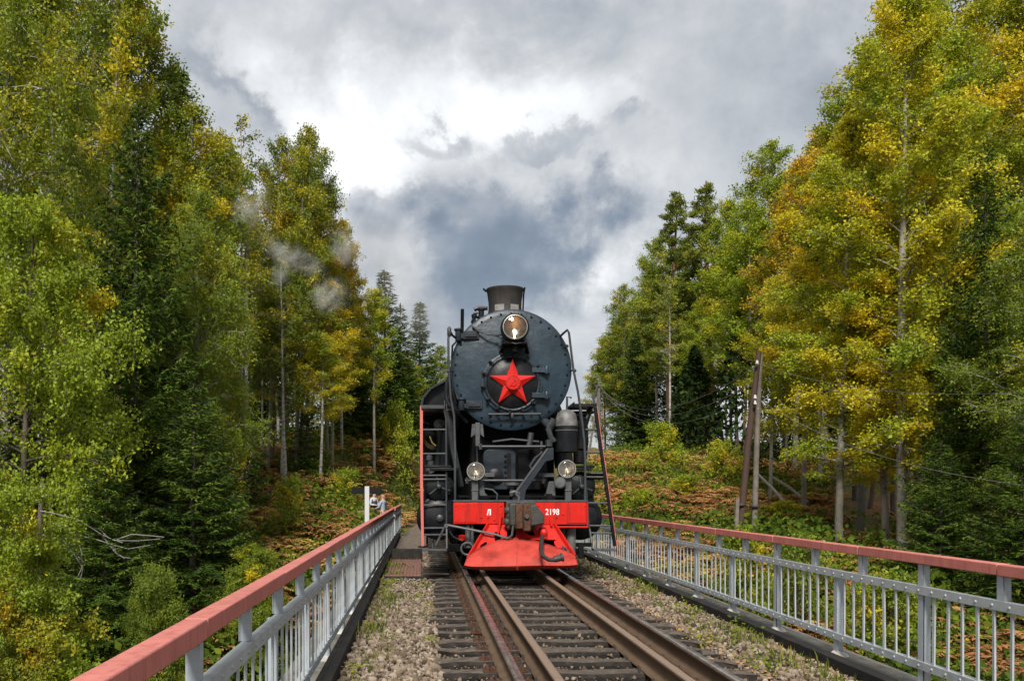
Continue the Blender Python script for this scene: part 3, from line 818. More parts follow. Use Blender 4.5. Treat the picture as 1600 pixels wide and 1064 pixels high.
# ================================================================ railings of the bridge
def railing(x_in, sgn, label, y0, y1, y_up, s_up, y_lo, s_lo, zoff=0., tilt=-.0064):
    """x_in: track-side face; sgn: +1 if the outside is towards +x"""
    root = empty('bridge_railing', (x_in, y0, -.287 + tilt * y0), label, 'railing')
    zt = lambda y: .892 + zoff + tilt * y
    X0, X1 = x_in, x_in + sgn * .095
    def xr(a, b): return (min(x_in + sgn * a, x_in + sgn * b), max(x_in + sgn * a, x_in + sgn * b))
    # top rail in lengths of two bays, butted with a thin joint
    y = y0; k = 0
    def sloped(a, b, xa, xb, ztop, h):
        m = MB(); x0, x1 = xr(xa, xb)
        v = [(x0, a, zt(a) + ztop - h), (x1, a, zt(a) + ztop - h), (x1, b, zt(b) + ztop - h), (x0, b, zt(b) + ztop - h),
             (x0, a, zt(a) + ztop), (x1, a, zt(a) + ztop), (x1, b, zt(b) + ztop), (x0, b, zt(b) + ztop)]
        return m.add(v, [(0, 3, 2, 1), (4, 5, 6, 7), (0, 1, 5, 4), (1, 2, 6, 5), (2, 3, 7, 6), (3, 0, 4, 7)])
    ycut = y_up
    cuts = [y0]
    while ycut < y1:
        if ycut > y0 + .3: cuts.append(ycut)
        ycut += s_up * 2
    cuts.append(y1)
    jr = np.random.default_rng(int(abs(x_in) * 100 + y0))
    for a, b_ in zip(cuts[:-1], cuts[1:]):
        dz = jr.normal(0, .0012)
        sloped(a + .004, b_ - .004, -.004 + jr.normal(0, .002), .095, dz, .082).build('top_rail', M['rail_red'], root, bevel=.007)
    # middle and lower rails: flat steel on the track side of the bars
    for nm, zr, h in (('middle_rail', -.262, .07), ('lower_rail', -.885, .066)):
        a = y0
        while a < y1 - .2:
            b_ = min(a + 6.1, y1)
            m = sloped(a + .002, b_ - .002, .004, .012, zr, h)
            m2 = sloped(a + .002, b_ - .002, .0125, .062, zr, .008)
            m.add(m2.v, m2.f)
            m.build(nm, M['grey_bar'], root)
            a = b_
    # posts: channels under the middle rail, shorter stubs above it
    base = lambda y: -.285
    pm = {}
    def post_mesh(h, w, d, key):
        if key not in pm:
            m = MB(); x0, x1 = xr(.020, .020 + d)
            x0 -= x_in; x1 -= x_in
            m.box(x0, x1, -w / 2, w / 2, 0, h)
            # channel: web face towards the line's end, flanges along it
            f = .012
            m.box(x0 - .0, x1, -w / 2 - f, -w / 2 - .001, 0, h)
            m.box(min(x0, x1) - .001, min(x0, x1) + .010, -w / 2 - f, w / 2 + f, .002, h - .002)
            pm[key] = m.mesh('post', M['grey_paint'])
        return pm[key]
    y = y_lo
    while y < y1 - .02:
        if y > y0 + .05:
            h = zt(y) - .264 + .0 - base(y)
            o = link('post', post_mesh(1, .052, .062, 'lo'), root, (0, y - y0, base(y) - root.location.z)); o.scale = (1, 1, h); o.rotation_euler = (jr.normal(0, .004), jr.normal(0, .004), jr.normal(0, .02))
            if sgn > 0 or True:
                f = MB(); r = np.random.default_rng(int(y * 10))
                f.lathe((x_in + sgn * .05, y, -.292), (0, 0, 1), [(.10 + r.random() * .02, 0), (.092, .02), (.06, .045), (.045, .055)], 9)
                fo = f.build('footing', M['footing'], root)
        y += s_lo
    y = y_up
    while y < y1 - .02:
        if y > y0 + .05:
            o = link('upper_post', post_mesh(1, .046, .058, 'up'), root, (0, y - y0, zt(y) - .2605 - root.location.z)); o.scale = (1, 1, .178)
        y += s_up
    # bars
    bm_ = MB(); x0, x1 = xr(.0128, .026); bm_.box(x0 - x_in, x1 - x_in, -.014, .014, 0, .625)
    bmesh_ = bm_.mesh('baluster', M['grey_bar'])
    step = s_lo / 8
    y = y_lo - 8 * step * 4; rv = MB()
    n = 0
    while y < y1 - .03:
        if y > y0 + .03:
            ph = (y - y_lo) / s_lo
            if abs(ph - round(ph)) > .05:
                o = link('baluster', bmesh_, root, (0, y - y0, zt(y) - .945 - root.location.z)); n += 1
                o.rotation_euler = (jr.normal(0, .007), jr.normal(0, .005), jr.normal(0, .08))
            for zr in (-.297, -.918):
                if y < 24: rv.lathe((x_in + sgn * .004, y, zt(y) + zr), (-sgn, 0, 0), [(.012, 0), (.010, .005), (.004, .009)], 6)
        y += step
    tag(rv.build('rivets', M['grey_bar'], root), kind='stuff')
    return root
M['footing'] = mat('mortar_footing', (.42, .40, .37), .95, var=.3, scale=20, bump=.8, bscale=40, dirt=(.2, .18, .15), dirt_amt=.7, dscale=9)
railing(-.88, -1, 'steel railing with sloping red handrail at the track\'s left, beside the spruces', 1.4, 28.2, 3.66, 1.05, 5.56, 1.6)
railing(-.88, -1, 'short separate end piece of grey railing beyond the gap, near the two people', 29.3, 38.0, 29.5, 1.05, 29.5, 1.6, zoff=-.02)
railing(4.11, 1, 'long grey railing with red handrail right of the rails, below the yellow aspens', 2.2, 29.0, 7.43 - 1.024 * 5, 1.024, 7.43 - 1.536 * 3, 1.536)

# ---------------------------------------------------------------- steel tread plate and timbers beside the engine
pf = empty('walkway_plate', (-.33, 17.6, -.2), 'brown perforated steel walkway plate beside the locomotive ladder', 'walkway plate')
m = MB(); m.box(-.64, -.02, 15.75, 19.2, -.21, -.165); m.build('plate', M['plate_rust'], pf, bevel=.006)
m = MB()
for i in range(10):
    x = -.60 + i * .06
    m.box(x - .012, x + .012, 15.78, 19.17, -.1645, -.150)
tag(m.build('tread_ribs', M['plate_rust'], pf), kind='stuff')
m = MB(); m.box(-.66, .03, 15.66, 15.745, -.24, -.17); m.build('edge_bar', M['kerb_steel'], pf, bevel=.008)
m = MB(); m.box(-.66, .0, 19.21, 19.35, -.22, .06); m.build('back_board', M['timber'], pf, bevel=.01)
bd = empty('timber_crossing', (.2, 17.2, -.2), 'dark timber boards between the walkway plate and the sleepers', 'crossing boards')
for i in range(7):
    m = MB(); m.box(.0, .48, 15.80 + i * .235, 16.02 + i * .235, -.225, -.165 + .004 * (i % 3)); m.build('board', M['timber2' if i % 2 else 'timber'], bd, bevel=.012)

# ---------------------------------------------------------------- track-side sign
sg = empty('track_sign', (wx(573, 30.5), 30.5, -.72), 'white post carrying a horizontal black board at the railing\'s far end', 'sign')
m = MB(); m.box(wx(570, 30.5), wx(577, 30.5), 30.46, 30.56, -.75, wz(759.5, 30.5)); M['white_paint'] = mat('white_paint', (.50, .51, .51), .6, var=.06, dirt=(.45, .44, .4), dirt_amt=.4)
m.build('post', M['white_paint'], sg, bevel=.006)
M['black_paint'] = mat('black_sign_paint', (.008, .008, .009), .7, spec=.2, var=.2)
m = MB(); m.box(wx(549, 30.5), wx(569.4, 30.5), 30.49, 30.53, wz(771.5, 30.5), wz(761.5, 30.5)); m.box(wx(577.6, 30.5), wx(597, 30.5), 30.49, 30.53, wz(771.5, 30.5), wz(761.5, 30.5))
m.box(wx(560, 30.5), wx(586, 30.5), 30.5605, 30.585, wz(769, 30.5), wz(764, 30.5))
m.build('board', M['black_paint'], sg, bevel=.004)
m = MB(); m.lathe((wx(573.5, 30.5), 30.51, wz(759.5, 30.5)), (0, 0, 1), [(.05, 0), (.05, .02), (.02, .05)], 8); m.build('post_cap', M['black_paint'], sg)

# small timber bench behind the railing
bn = empty('wooden_bench', (wx(562, 37), 37, float(ground(wx(562, 37), 37))), 'weathered wooden bench half hidden behind the handrail near the sign', 'bench')
M['old_wood'] = mat('old_wood', (.24, .17, .11), .85, var=.3, scale=14, bump=.4, dirt=(.10, .07, .05), dirt_amt=.6)
x0, x1 = wx(557, 37), wx(577, 37)
for i, z in enumerate((.36, .21)):
    m = MB(); m.box(x0, x1, 37.30, 37.34, z - .10, z + .02); m.build('slat', M['old_wood'], bn, bevel=.008)
m = MB(); m.box(x0, x1, 36.9, 37.28, -.08, -.03); m.build('seat', M['old_wood'], bn, bevel=.008)
for x in (x0 + .06, x1 - .12):
    m = MB(); m.box(x, x + .07, 36.95, 37.02, -.75, -.085); m.box(x, x + .07, 37.20, 37.295, -.75, -.085); m.box(x, x + .07, 37.345, 37.40, -.75, .36)
    m.build('leg', M['old_wood'], bn)

# ---------------------------------------------------------------- poles and wires
M['pole_grey'] = mat('grey_pole_wood', (.15, .13, .11), .9, var=.3, scale=5, bump=.5, bscale=40, dirt=(.09, .07, .055), dirt_amt=.6, streak=True)
M['pole_brown'] = mat('brown_pole_wood', (.055, .030, .020), .85, var=.3, scale=5, bump=.5, bscale=40, dirt=(.05, .03, .022), dirt_amt=.6, streak=True)
M['porcelain'] = mat('porcelain', (.6, .61, .58), .25, var=.1)
M['wire'] = mat('wire', (.20, .19, .18), .7, var=.1)
M['strap'] = mat('pole_strap_iron', (.05, .045, .04), .7)
YP = 29.0
pole = empty('utility_pole', at(1165, 835, YP), 'A-shaped pair of a dark brown and a grey wooden pole below the aspens', 'utility pole')
m = MB(); a, b_ = at(1152, 838, YP), at(1186, 549, YP + .15); m.tube([a - Vector((0, 0, .8)) + (a - b_) * .02, a.lerp(b_, .5), b_], [.115, .105, .085], 10); m.build('pole', M['pole_brown'], pole)
m = MB(); a2, b2 = at(1177, 838, YP + .35), at(1188, 553, YP + .33); m.tube([a2 - Vector((0, 0, .8)), a2.lerp(b2, .5), b2], [.10, .09, .075], 10); m.build('pole', M['pole_grey'], pole)
m = MB(); m.bar(at(1149, 845, YP - .17), at(1152, 778, YP - .17), .11, .11, (0, 1, 0)); m.build('stub_post', M['pole_grey'], pole)
m = MB(); m.bar(at(1177.5, 845, YP + .50), at(1178, 785, YP + .50), .10, .10, (0, 1, 0)); m.build('stub_post', M['pole_grey'], pole)
for px, py in ((1157, 788), (1153, 815), (1179.5, 790)):
    m = MB(); p = at(px, py, YP + (.0 if px < 1170 else .3)); m.lathe(p - Vector((0, 0, .04)), (0, 0, 1), [(.150, 0), (.156, .01), (.156, .06), (.150, .07)], 12); m.build('strap', M['strap'], pole)
INS = [at(1180, 621, YP - .2), at(1180, 630, YP - .2), at(1183, 567, YP - .12)]
for p in INS:
    m = MB(); m.tube([p + Vector((.1, .16, -.02)), p + Vector((.0, .02, -.06)), p], .012, 6)
    m.lathe(p, (0, 0, 1), [(.05, -.03), (.055, .0), (.035, .03), (.045, .05), (.02, .085)], 10); m.build('insulator', M['porcelain'], pole)
def wire(label, pts, r=.006):
    m = MB(); m.tube(pts, r, 4); o = m.build('overhead_wire', M['wire'], None, origin=pts[0]); tag(o, label, 'wire', 'overhead wires')
def sag(a, b_, d, n=14):
    return [a.lerp(b_, t / n) - Vector((0, 0, d * 4 * (t / n) * (1 - t / n))) for t in range(n + 1)]
wire('thin wire running down from the brown pole across the aspen trunks to the lower edge', sag(INS[0], at(1640, 762, 17), .5))
wire('upper thin wire crossing in front of the yellow aspen leaves', sag(INS[2], at(1640, 610, 17), .4))
FP = 70.0
fp = empty('utility_pole', (wx(937, FP), FP, float(ground(wx(937, FP), FP))), 'thin far grey pole with a strut just beyond the engine ladder', 'utility pole')
m = MB(); m.tube([(wx(937, FP), FP, fp.location.z - .3), at(936, 596, FP)], [.12, .09], 8); m.build('pole', M['pole_grey'], fp)
m = MB(); m.tube([(wx(916, FP), FP + .2, fp.location.z - .3), at(935, 612, FP)], [.09, .07], 8); m.build('strut', M['pole_grey'], fp)
m = MB(); m.bar(at(930, 603, FP - .16), at(943, 602, FP - .16), .09, .09); m.build('cross_arm', M['pole_grey'], fp)
for i, (py1, py2) in enumerate(((603, 622), (606, 632), (612, 645))):
    wire('faint wire from the far pole towards the pines, %s of three' % ('topmost', 'middle', 'lowest')[i], sag(at(936 + i * 3, py1, FP - .3), at(1178 + i, 575 + i * 22, YP + .1), 1.6), .009)
TP = 58.0
tp = empty('telegraph_pole', (wx(583, TP), TP, float(ground(wx(583, TP), TP))), 'old telegraph pole with a two-armed crosspiece and leaning strut by the conifers', 'telegraph pole')
m = MB(); m.tube([(wx(583, TP), TP, tp.location.z - .3), at(583, 620, TP)], [.08, .06], 8); m.build('pole', M['pole_grey'], tp)
m = MB(); m.tube([at(584, 634, TP + .12), at(622, 694, TP + .12)], [.06, .06], 8); m.build('strut', M['pole_grey'], tp)
m = MB(); m.bar(at(564, 628, TP - .12), at(603, 634, TP - .12), .07, .07); m.build('cross_arm', M['pole_grey'], tp)
for px in (566, 571, 576, 590, 595, 601):
    m = MB(); p = at(px, 629 + (px - 564) * .15, TP - .12); m.lathe(p + Vector((0, 0, .045)), (0, 0, 1), [(.02, 0), (.02, .04), (.055, .05), (.05, .1), (.02, .15)], 8); m.build('insulator', M['porcelain'], tp)
# ================================================================ locomotive
LX = 1.50
M['smokebox'] = mat('blue_black_smokebox_paint', (.014, .029, .043), .42, spec=.35, var=.28, scale=3.0, bump=.42, bscale=8, dirt=(.013, .022, .030), dirt_amt=.85, dscale=2.6)
M['black'] = mat('black_engine_paint', (.004, .005, .0065), .38, spec=.25, var=.3, scale=5, bump=.12, bscale=40, dirt=(.026, .024, .023), dirt_amt=.45, dscale=4)
M['black_matt'] = mat('sooty_black', (.004, .004, .0045), .8, spec=.12, var=.35, scale=6, bump=.2, dirt=(.014, .013, .012), dirt_amt=.5)
M['bluish'] = mat('blue_black_plate', (.012, .018, .025), .42, spec=.35, var=.3, scale=4, bump=.2, bscale=20, dirt=(.03, .033, .036), dirt_amt=.4)
M['steel'] = mat('worn_grey_steel', (.065, .068, .072), .55, metal=.2, var=.25, scale=10, dirt=(.025, .022, .02), dirt_amt=.6, dscale=8)
M['pipe'] = mat('dull_pipe', (.035, .038, .042), .5, metal=.2, var=.25, scale=9)
M['bright'] = mat('bright_steel', (.5, .5, .5), .25, metal=.9, var=.15)
M['chimney'] = mat('sooty_brown_chimney', (.022, .021, .020), .65, spec=.3, var=.4, scale=5, bump=.2, dirt=(.036, .030, .025), dirt_amt=.9, dscale=3, streak=True)
M['ash'] = mat('ash_white', (.20, .195, .185), .9, var=.3, scale=12)
M['heater_top'] = mat('scuffed_grey_dome', (.12, .115, .112), .55, var=.5, scale=8, dirt=(.035, .033, .032), dirt_amt=.8, dscale=6)
M['red'] = mat('bright_red_paint', (.50, .013, .007), .42, spec=.25, var=.10, scale=5, bump=.06, dirt=(.20, .014, .010), dirt_amt=.75, dscale=3.2, streak=True)
M['star_red'] = mat('star_red_paint', (.48, .013, .009), .38, spec=.3, var=.08, scale=6)
M['red_fade'] = mat('faded_red_paint', (.42, .05, .036), .62, spec=.2, var=.18, scale=5, bump=.15, dirt=(.20, .018, .012), dirt_amt=.8, dscale=3)
M['ladder_red'] = mat('faded_ladder_red', (.50, .12, .10), .6, var=.15, dirt=(.25, .06, .05), dirt_amt=.5)
M['letter_white'] = mat('white_lettering', (.75, .75, .73), .5, var=.08, scale=20, dirt=(.5, .4, .38), dirt_amt=.3)
M['brass'] = mat('brass', (.55, .38, .12), .35, metal=.9, var=.2)
M['rubber'] = mat('black_rubber', (.02, .02, .02), .6, var=.2)
M['coupler'] = mat('dark_green_coupler', (.028, .03, .025), .6, var=.35, scale=9, bump=.3, dirt=(.05, .034, .022), dirt_amt=.7, dscale=7)
M['rim'] = mat('pale_lamp_rim', (.30, .30, .285), .35, metal=.6, var=.1)
def glass_mat():
    m, nt, N, L = new_mat('lamp_glass')
    out = N.new('ShaderNodeOutputMaterial'); t = N.new('ShaderNodeBsdfTransparent'); t.inputs[0].default_value = (.92, .95, .93, 1)
    g = N.new('ShaderNodeBsdfGlossy'); g.inputs['Roughness'].default_value = .06
    f = N.new('ShaderNodeFresnel'); f.inputs[0].default_value = 1.5
    a = N.new('ShaderNodeMath'); a.operation = 'ADD'; L.new(f.outputs[0], a.inputs[0]); a.inputs[1].default_value = .06
    mx = N.new('ShaderNodeMixShader'); L.new(a.outputs[0], mx.inputs[0]); L.new(t.outputs[0], mx.inputs[1]); L.new(g.outputs[0], mx.inputs[2]); L.new(mx.outputs[0], out.inputs[0])
    return m
M['glass'] = glass_mat()
M['reflector'] = mat('lamp_reflector', (.55, .53, .50), .36, metal=1, var=.15, scale=8)
def emit_mat(name, c, s):
    m, nt, N, L = new_mat(name)
    out = N.new('ShaderNodeOutputMaterial'); e = N.new('ShaderNodeEmission'); e.inputs[0].default_value = (*c, 1); e.inputs[1].default_value = s; L.new(e.outputs[0], out.inputs[0]); return m
M['bulb'] = emit_mat('bulb_glow', (1, .88, .70), 2.6)
M['bulb_small'] = emit_mat('small_bulb_glow', (1, .62, .35), 1.6)

YB = 14.55        # front of the buffer beam
YF = 15.25        # smokebox front
loco = empty('steam_locomotive', (LX, YB, 0), 'black steam locomotive with blue-black smokebox, red star and red buffer beam', 'locomotive')
def part(m, name, material, bevel=0, parent=None, smooth=True, angle=38, kind=None, label=None):
    o = m.build(name, M[material] if isinstance(material, str) else material, parent or loco, bevel=bevel, smooth=smooth, angle=angle)
    tag(o, label, kind=kind); return o

# --- boiler and smokebox
C = at(798.5, 578, YF)            # smokebox centre
CZ, CX = C.z, C.x
RS = 93.5 / 1400 * YF
def yl(px, Y): return wx(px, Y)
m = MB(); m.lathe((CX, YF, CZ), (0, 1, 0), [(RS - .012, .02), (RS, .05), (RS, 2.3), (RS - .03, 2.32)], 64); smokebox = part(m, 'smokebox', 'black')
m = MB(); m.lathe((CX, YF + 2.33, CZ), (0, 1, 0), [(RS - .06, 0), (RS - .06, 7.6), (RS - .07, 7.62)], 48); part(m, 'boiler', 'black')
for y in (YF + 3.9, YF + 5.4, YF + 6.9):
    m = MB(); m.lathe((CX, y, CZ), (0, 1, 0), [(RS - .06, 0), (RS - .045, .005), (RS - .045, .06), (RS - .06, .065)], 48); part(m, 'boiler_band', 'steel')
# front plate, slightly dished
prof = [(RS + .012, .045), (RS + .014, .0), (RS - .01, -.022), (RS - .09, -.030), (RS * .72, -.060), (.56, -.085), (.001, -.09)]
m = MB(); m.lathe((CX, YF, CZ), (0, 1, 0), prof, 72); front = part(m, 'smokebox_front', 'smokebox', angle=50)
for k in range(34):
    a = 2 * math.pi * (k + .5) / 34
    p = Vector((CX + (RS - .065) * math.cos(a), YF - .024, CZ + (RS - .065) * math.sin(a)))
    m = MB(); m.lathe(p, (0, -1, 0), [(.021, 0), (.021, .014), (.012, .024)], 6); part(m, 'bolt', 'black', parent=front)
for a0, a1 in ((-62, -118),):
    for k in range(6):
        a = R(a0 + (a1 - a0) * (k + .5) / 6)
        p = Vector((CX + (RS - .16) * math.cos(a), YF - .036, CZ + (RS - .16) * math.sin(a)))
        m = MB(); m.lathe(p, (0, -1, 0), [(.018, 0), (.018, .012), (.01, .02)], 6); part(m, 'bolt', 'black', parent=front)
# small round inspection door with its clamp ring
YD = YF - .09
D = at(800, 599, YD); DX, DZ = D.x, D.z
m = MB(); m.lathe((DX, YD, DZ), (0, -1, 0), [(.425, -.02), (.425, .05), (.40, .066), (.25, .10), (.001, .115)], 56); door = part(m, 'smokebox_door', 'black', angle=50)
m = MB()
ringp = [(DX + .452 * math.cos(2 * math.pi * k / 48), YD - .03, DZ + .452 * math.sin(2 * math.pi * k / 48)) for k in range(49)]
m.tube(ringp, .028, 8, caps=False); part(m, 'clamp_ring', 'bluish', parent=door)
m = MB(); m.lathe((DX, YD, DZ), (0, -1, 0), [(.52, -.02), (.52, .012), (.505, .018), (.46, .018), (.46, -.02)], 56); part(m, 'door_seat', 'smokebox', parent=front)
for k in range(14):
    a = 2 * math.pi * (k + .3) / 14
    if abs(math.sin(a)) < .5 and math.cos(a) > .6: continue
    u = Vector((math.cos(a), 0, math.sin(a))); t = Vector((-math.sin(a), 0, math.cos(a)))
    c = Vector((DX, YD - .055, DZ)) + u * .492
    m = MB(); m.obox(c, u * .048, t * .022, Vector((0, .022, 0))); m.lathe(c + u * .02 - Vector((0, .022, 0)), (0, -1, 0), [(.022, 0), (.022, .02), (.012, .03)], 6)
    part(m, 'door_clamp', 'black', parent=door, bevel=.005)
for py in (578, 617.5):       # hinge arms at the door's edge
    c = at(843, py, YD - .06)
    m = MB(); m.bar(at(831, py, YD - .055), at(853, py + .5, YD - .06), .05, .085, (0, 0, 1)); m.lathe(at(854, py, YD - .06) - Vector((0, 0, .07)), (0, 0, 1), [(.035, 0), (.038, .01), (.038, .13), (.03, .14)], 10)
    m.box(yl(847, YD), yl(859, YD), YD - .045, YD + .02, wz(py + 5, YD), wz(py - 5, YD))
    part(m, 'door_hinge', 'smokebox', parent=door, bevel=.006)
# red star
S = at(801, 598.5, YD - .13); SR = .405; ang0 = math.pi / 2
def star(cx, cz, y, Ro, Ri, depth):
    vs = []; fs = []
    for k in range(10):
        a = ang0 + math.pi * k / 5; r_ = Ro if k % 2 == 0 else Ri
        vs.append((cx + r_ * math.cos(a), y, cz + r_ * math.sin(a)))
    for k in range(10):
        a = ang0 + math.pi * k / 5; r_ = Ro if k % 2 == 0 else Ri
        vs.append((cx + r_ * math.cos(a), y + .035, cz + r_ * math.sin(a)))
    vs.append((cx, y - depth, cz))
    for k in range(10):
        fs.append((k, (k + 1) % 10, 20)); fs.append((k, k + 10, (k + 1) % 10 + 10, (k + 1) % 10))
    fs.append(tuple(range(10, 20)))
    m = MB(); m.add(vs, fs); return m
st = part(star(S.x, S.z, S.y, SR, SR * .40, .085), 'star', 'star_red', smooth=False, parent=door)
m = MB(); m.lathe((S.x, S.y - .02, S.z), (0, -1, 0), [(.125, 0), (.125, .062), (.112, .07), (.108, .06), (.001, .066)], 28); med = part(m, 'medallion', 'star_red', parent=door)
m = MB()     # worn relief on the medallion: a hoop with a crossing bar and small bosses
ys_ = S.y - .088
m.tube([(S.x + .055 * math.cos(R(a)), ys_, S.z + .055 * math.sin(R(a))) for a in range(-150, 100, 18)], [.006 + .005 * math.sin(i / 13 * math.pi) for i in range(14)], 6)
m.bar((S.x - .055, ys_, S.z - .05), (S.x + .04, ys_, S.z + .045), .016, .012, (0, 1, 0)); m.bar((S.x + .015, ys_, S.z + .068), (S.x + .065, ys_, S.z + .022), .022, .014, (0, 1, 0))
for k in range(11):
    a = 2 * math.pi * k / 11; m.sphere((S.x + .092 * math.cos(a), ys_ + .004, S.z + .092 * math.sin(a)), .010, 6, 4)
part(m, 'emblem', 'star_red', parent=door)
# rail under the door
m = MB(); yy_ = YF - .16; m.tube([at(763, 647, yy_), at(845, 646.5, yy_)], .016, 8)
for px in (765, 800, 843): m.tube([at(px, 647, yy_), at(px, 648, YF - .03)], .014, 6)
m.lathe(at(800.5, 649.5, yy_), (0, 0, 1), [(.02, -.04), (.028, -.02), (.028, .04), (.02, .05)], 8); part(m, 'front_handrail', 'pipe')
# hinges of the whole front, at its edge
for py, x0 in ((525, 716), (633, 721)):
    m = MB(); m.box(yl(x0 + 7, YF), yl(x0 + 32, YF), YF - .09, YF - .02, wz(py + 6, YF), wz(py - 6.5, YF)); m.box(yl(x0 + 10, YF), yl(x0 + 29, YF), YF - .115, YF - .091, wz(py + 3, YF), wz(py - 3.5, YF))
    m.lathe((yl(x0, YF), YF - .05, wz(py + 9, YF)), (0, 0, 1), [(.05, 0), (.055, .01), (.055, .17), (.075, .18), (.075, .21), (.04, .22)], 12)
    m.box(yl(x0 - 3, YF), yl(x0 + 7.5, YF), YF - .075, YF - .03, wz(py + 5, YF), wz(py - 2, YF))
    part(m, 'front_hinge', 'bluish', bevel=.006)

# --- chimney, behind the headlamp
YC = YF + .75
c0 = at(789, 496, YC)
sC = YC / 1400
zb = CZ + RS - .06; ztop = wz(452, YC)
m = MB(); m.lathe((c0.x, YC, zb), (0, 0, 1), [(.44, -.25), (.40, .0), (.345, .07), (.300, .16), (.292, .24), (.296, (ztop - zb) * .6), (.322, ztop - zb - .05), (.335, ztop - zb - .03), (.335, ztop - zb), (.30, ztop - zb), (.28, ztop - zb - .3)], 40)
chim = part(m, 'chimney', 'chimney')
for px in (778, 803):
    a = math.atan2(px - 789, 25)
    m = MB(); 
    for s_ in range(3):
        aa = a + (s_ - 1) * .18; m.obox((c0.x + .305 * math.sin(aa), YC - .305 * math.cos(aa), zb + .20), (math.cos(aa) * .03, math.sin(aa) * .03, 0), (math.sin(aa) * .006, -math.cos(aa) * .006, 0), (0, 0, .055))
    part(m, 'ash_patch', 'ash', parent=chim)
m = MB(); m.tube([at(760, 456, YC), at(755, 451, YC)], .018, 6); part(m, 'hook', 'black_matt', parent=chim)
m = MB(); m.tube([at(817, 490, YC), at(818, 462, YC), at(820, 449, YC)], .015, 6); part(m, 'hook', 'black_matt', parent=chim)
# valve gear beside the chimney
yv = YF + .5
m = MB(); m.lathe(at(752, 500, yv), (0, 0, 1), [(.06, -.1), (.06, .02), (.09, .03), (.09, .06), (.05, .08), (.05, .16), (.07, .17), (.07, .2)], 12)
m.lathe(at(741, 497, yv), (0, 0, 1), [(.03, -.1), (.03, .0), (.05, .01), (.05, .06), (.02, .08)], 10)
m.tube([at(741, 484, yv), at(748, 481, yv), at(762, 482, yv)], .035, 8); m.tube([at(737, 505, yv), at(741, 490, yv), at(756, 487, yv)], .02, 8)
m.lathe(at(746, 515, yv), (0, 0, 1), [(.18, -.1), (.18, 0), (.14, .06), (.02, .08)], 14)
part(m, 'steam_valve', 'black')
m = MB(); m.tube([at(722, 521, YF + .1), at(722.5, 483, YF + .1)], .03, 8); part(m, 'standpipe', 'black_matt')

# --- headlamp
yh = YF - .55
H_ = at(805, 511, yh); hr = 18.0 / 1400 * yh
hl = MB(); hl.lathe((H_.x, yh, H_.z), (0, 1, 0), [(hr + .012, 0), (hr + .045, .02), (hr + .05, .09), (hr + .03, .12), (hr + .025, .3), (hr * .7, .44), (.05, .50), (.001, .5)], 36, caps=False)
headlamp = part(hl, 'headlamp', 'black')
m = MB(); m.lathe((H_.x, yh - .003, H_.z), (0, 1, 0), [(hr + .018, .012), (hr + .014, -.012), (hr + .004, -.014), (hr - .002, .0), (hr - .002, .03)], 36, caps=False); part(m, 'rim', 'rim', parent=headlamp)
M['amber'] = mat('painted_glow_reflector', (.42, .22, .09), .42, metal=1, var=.2, scale=8)
for nm, mm, a0 in (('reflector', 'reflector', 180), ('reflector', 'amber', 0)):      # orange reflected light painted into the upper half's colour, brighter lower half
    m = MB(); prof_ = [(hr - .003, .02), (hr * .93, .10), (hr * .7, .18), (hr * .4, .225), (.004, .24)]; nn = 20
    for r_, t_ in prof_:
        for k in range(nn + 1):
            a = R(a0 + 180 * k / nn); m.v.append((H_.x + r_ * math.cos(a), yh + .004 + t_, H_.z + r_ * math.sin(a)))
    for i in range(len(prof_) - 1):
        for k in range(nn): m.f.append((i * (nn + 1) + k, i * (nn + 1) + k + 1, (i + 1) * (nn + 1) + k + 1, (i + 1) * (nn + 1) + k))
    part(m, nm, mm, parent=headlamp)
m = MB(); m.sphere((H_.x, yh + .12, H_.z - .045), .028, 12, 8); m.tube([(H_.x, yh + .12, H_.z - .06), (H_.x, yh + .12, H_.z - hr + .01)], .014, 6); part(m, 'bulb', 'bulb', parent=headlamp)
m = MB(); m.lathe((H_.x, yh + .012, H_.z), (0, -1, 0), [(hr - .002, -.006), (hr - .002, .0), (hr * .7, .022), (.001, .038)], 36, caps=False); part(m, 'lens', 'glass', parent=headlamp)
m = MB(); m.box(yl(786, yh), yl(824, yh), yh + .05, YF - .03, wz(536.5, yh), wz(533, yh)); m.box(yl(790, yh), yl(820, yh), yh + .12, YF - .03, wz(533, yh) + .001, wz(528, yh))
for px in (781, 825): m.bar(at(px, 553, YF - .03), at(805 + (px - 803) * .7, 536, yh + .12), .05, .05)
m.prism([(wx(782, YF), wz(554, YF)), (wx(826, YF), wz(554, YF)), (wx(818, YF), wz(527, YF)), (wx(790, YF), wz(527, YF))], YF - .06, YF - .025)
m.lathe(at(805, 546, yh + .15), (0, 0, 1), [(.03, -.06), (.05, -.04), (.05, .05), (.07, .06), (.07, .1)], 10)
part(m, 'headlamp_bracket', 'black_matt', bevel=.006)
m = MB(); m.tube([at(738, 510, YF - .05), at(747, 517, YF - .12), at(762, 522.5, YF - .2), at(777, 524, YF - .25), at(789, 522, yh + .2)], .017, 7); m.tube([at(775, 524, YF - .2), at(790, 533, yh + .1), at(806, 537, yh + .02), at(822, 534, yh + .1)], .012, 6)
part(m, 'lamp_cable', 'pipe')

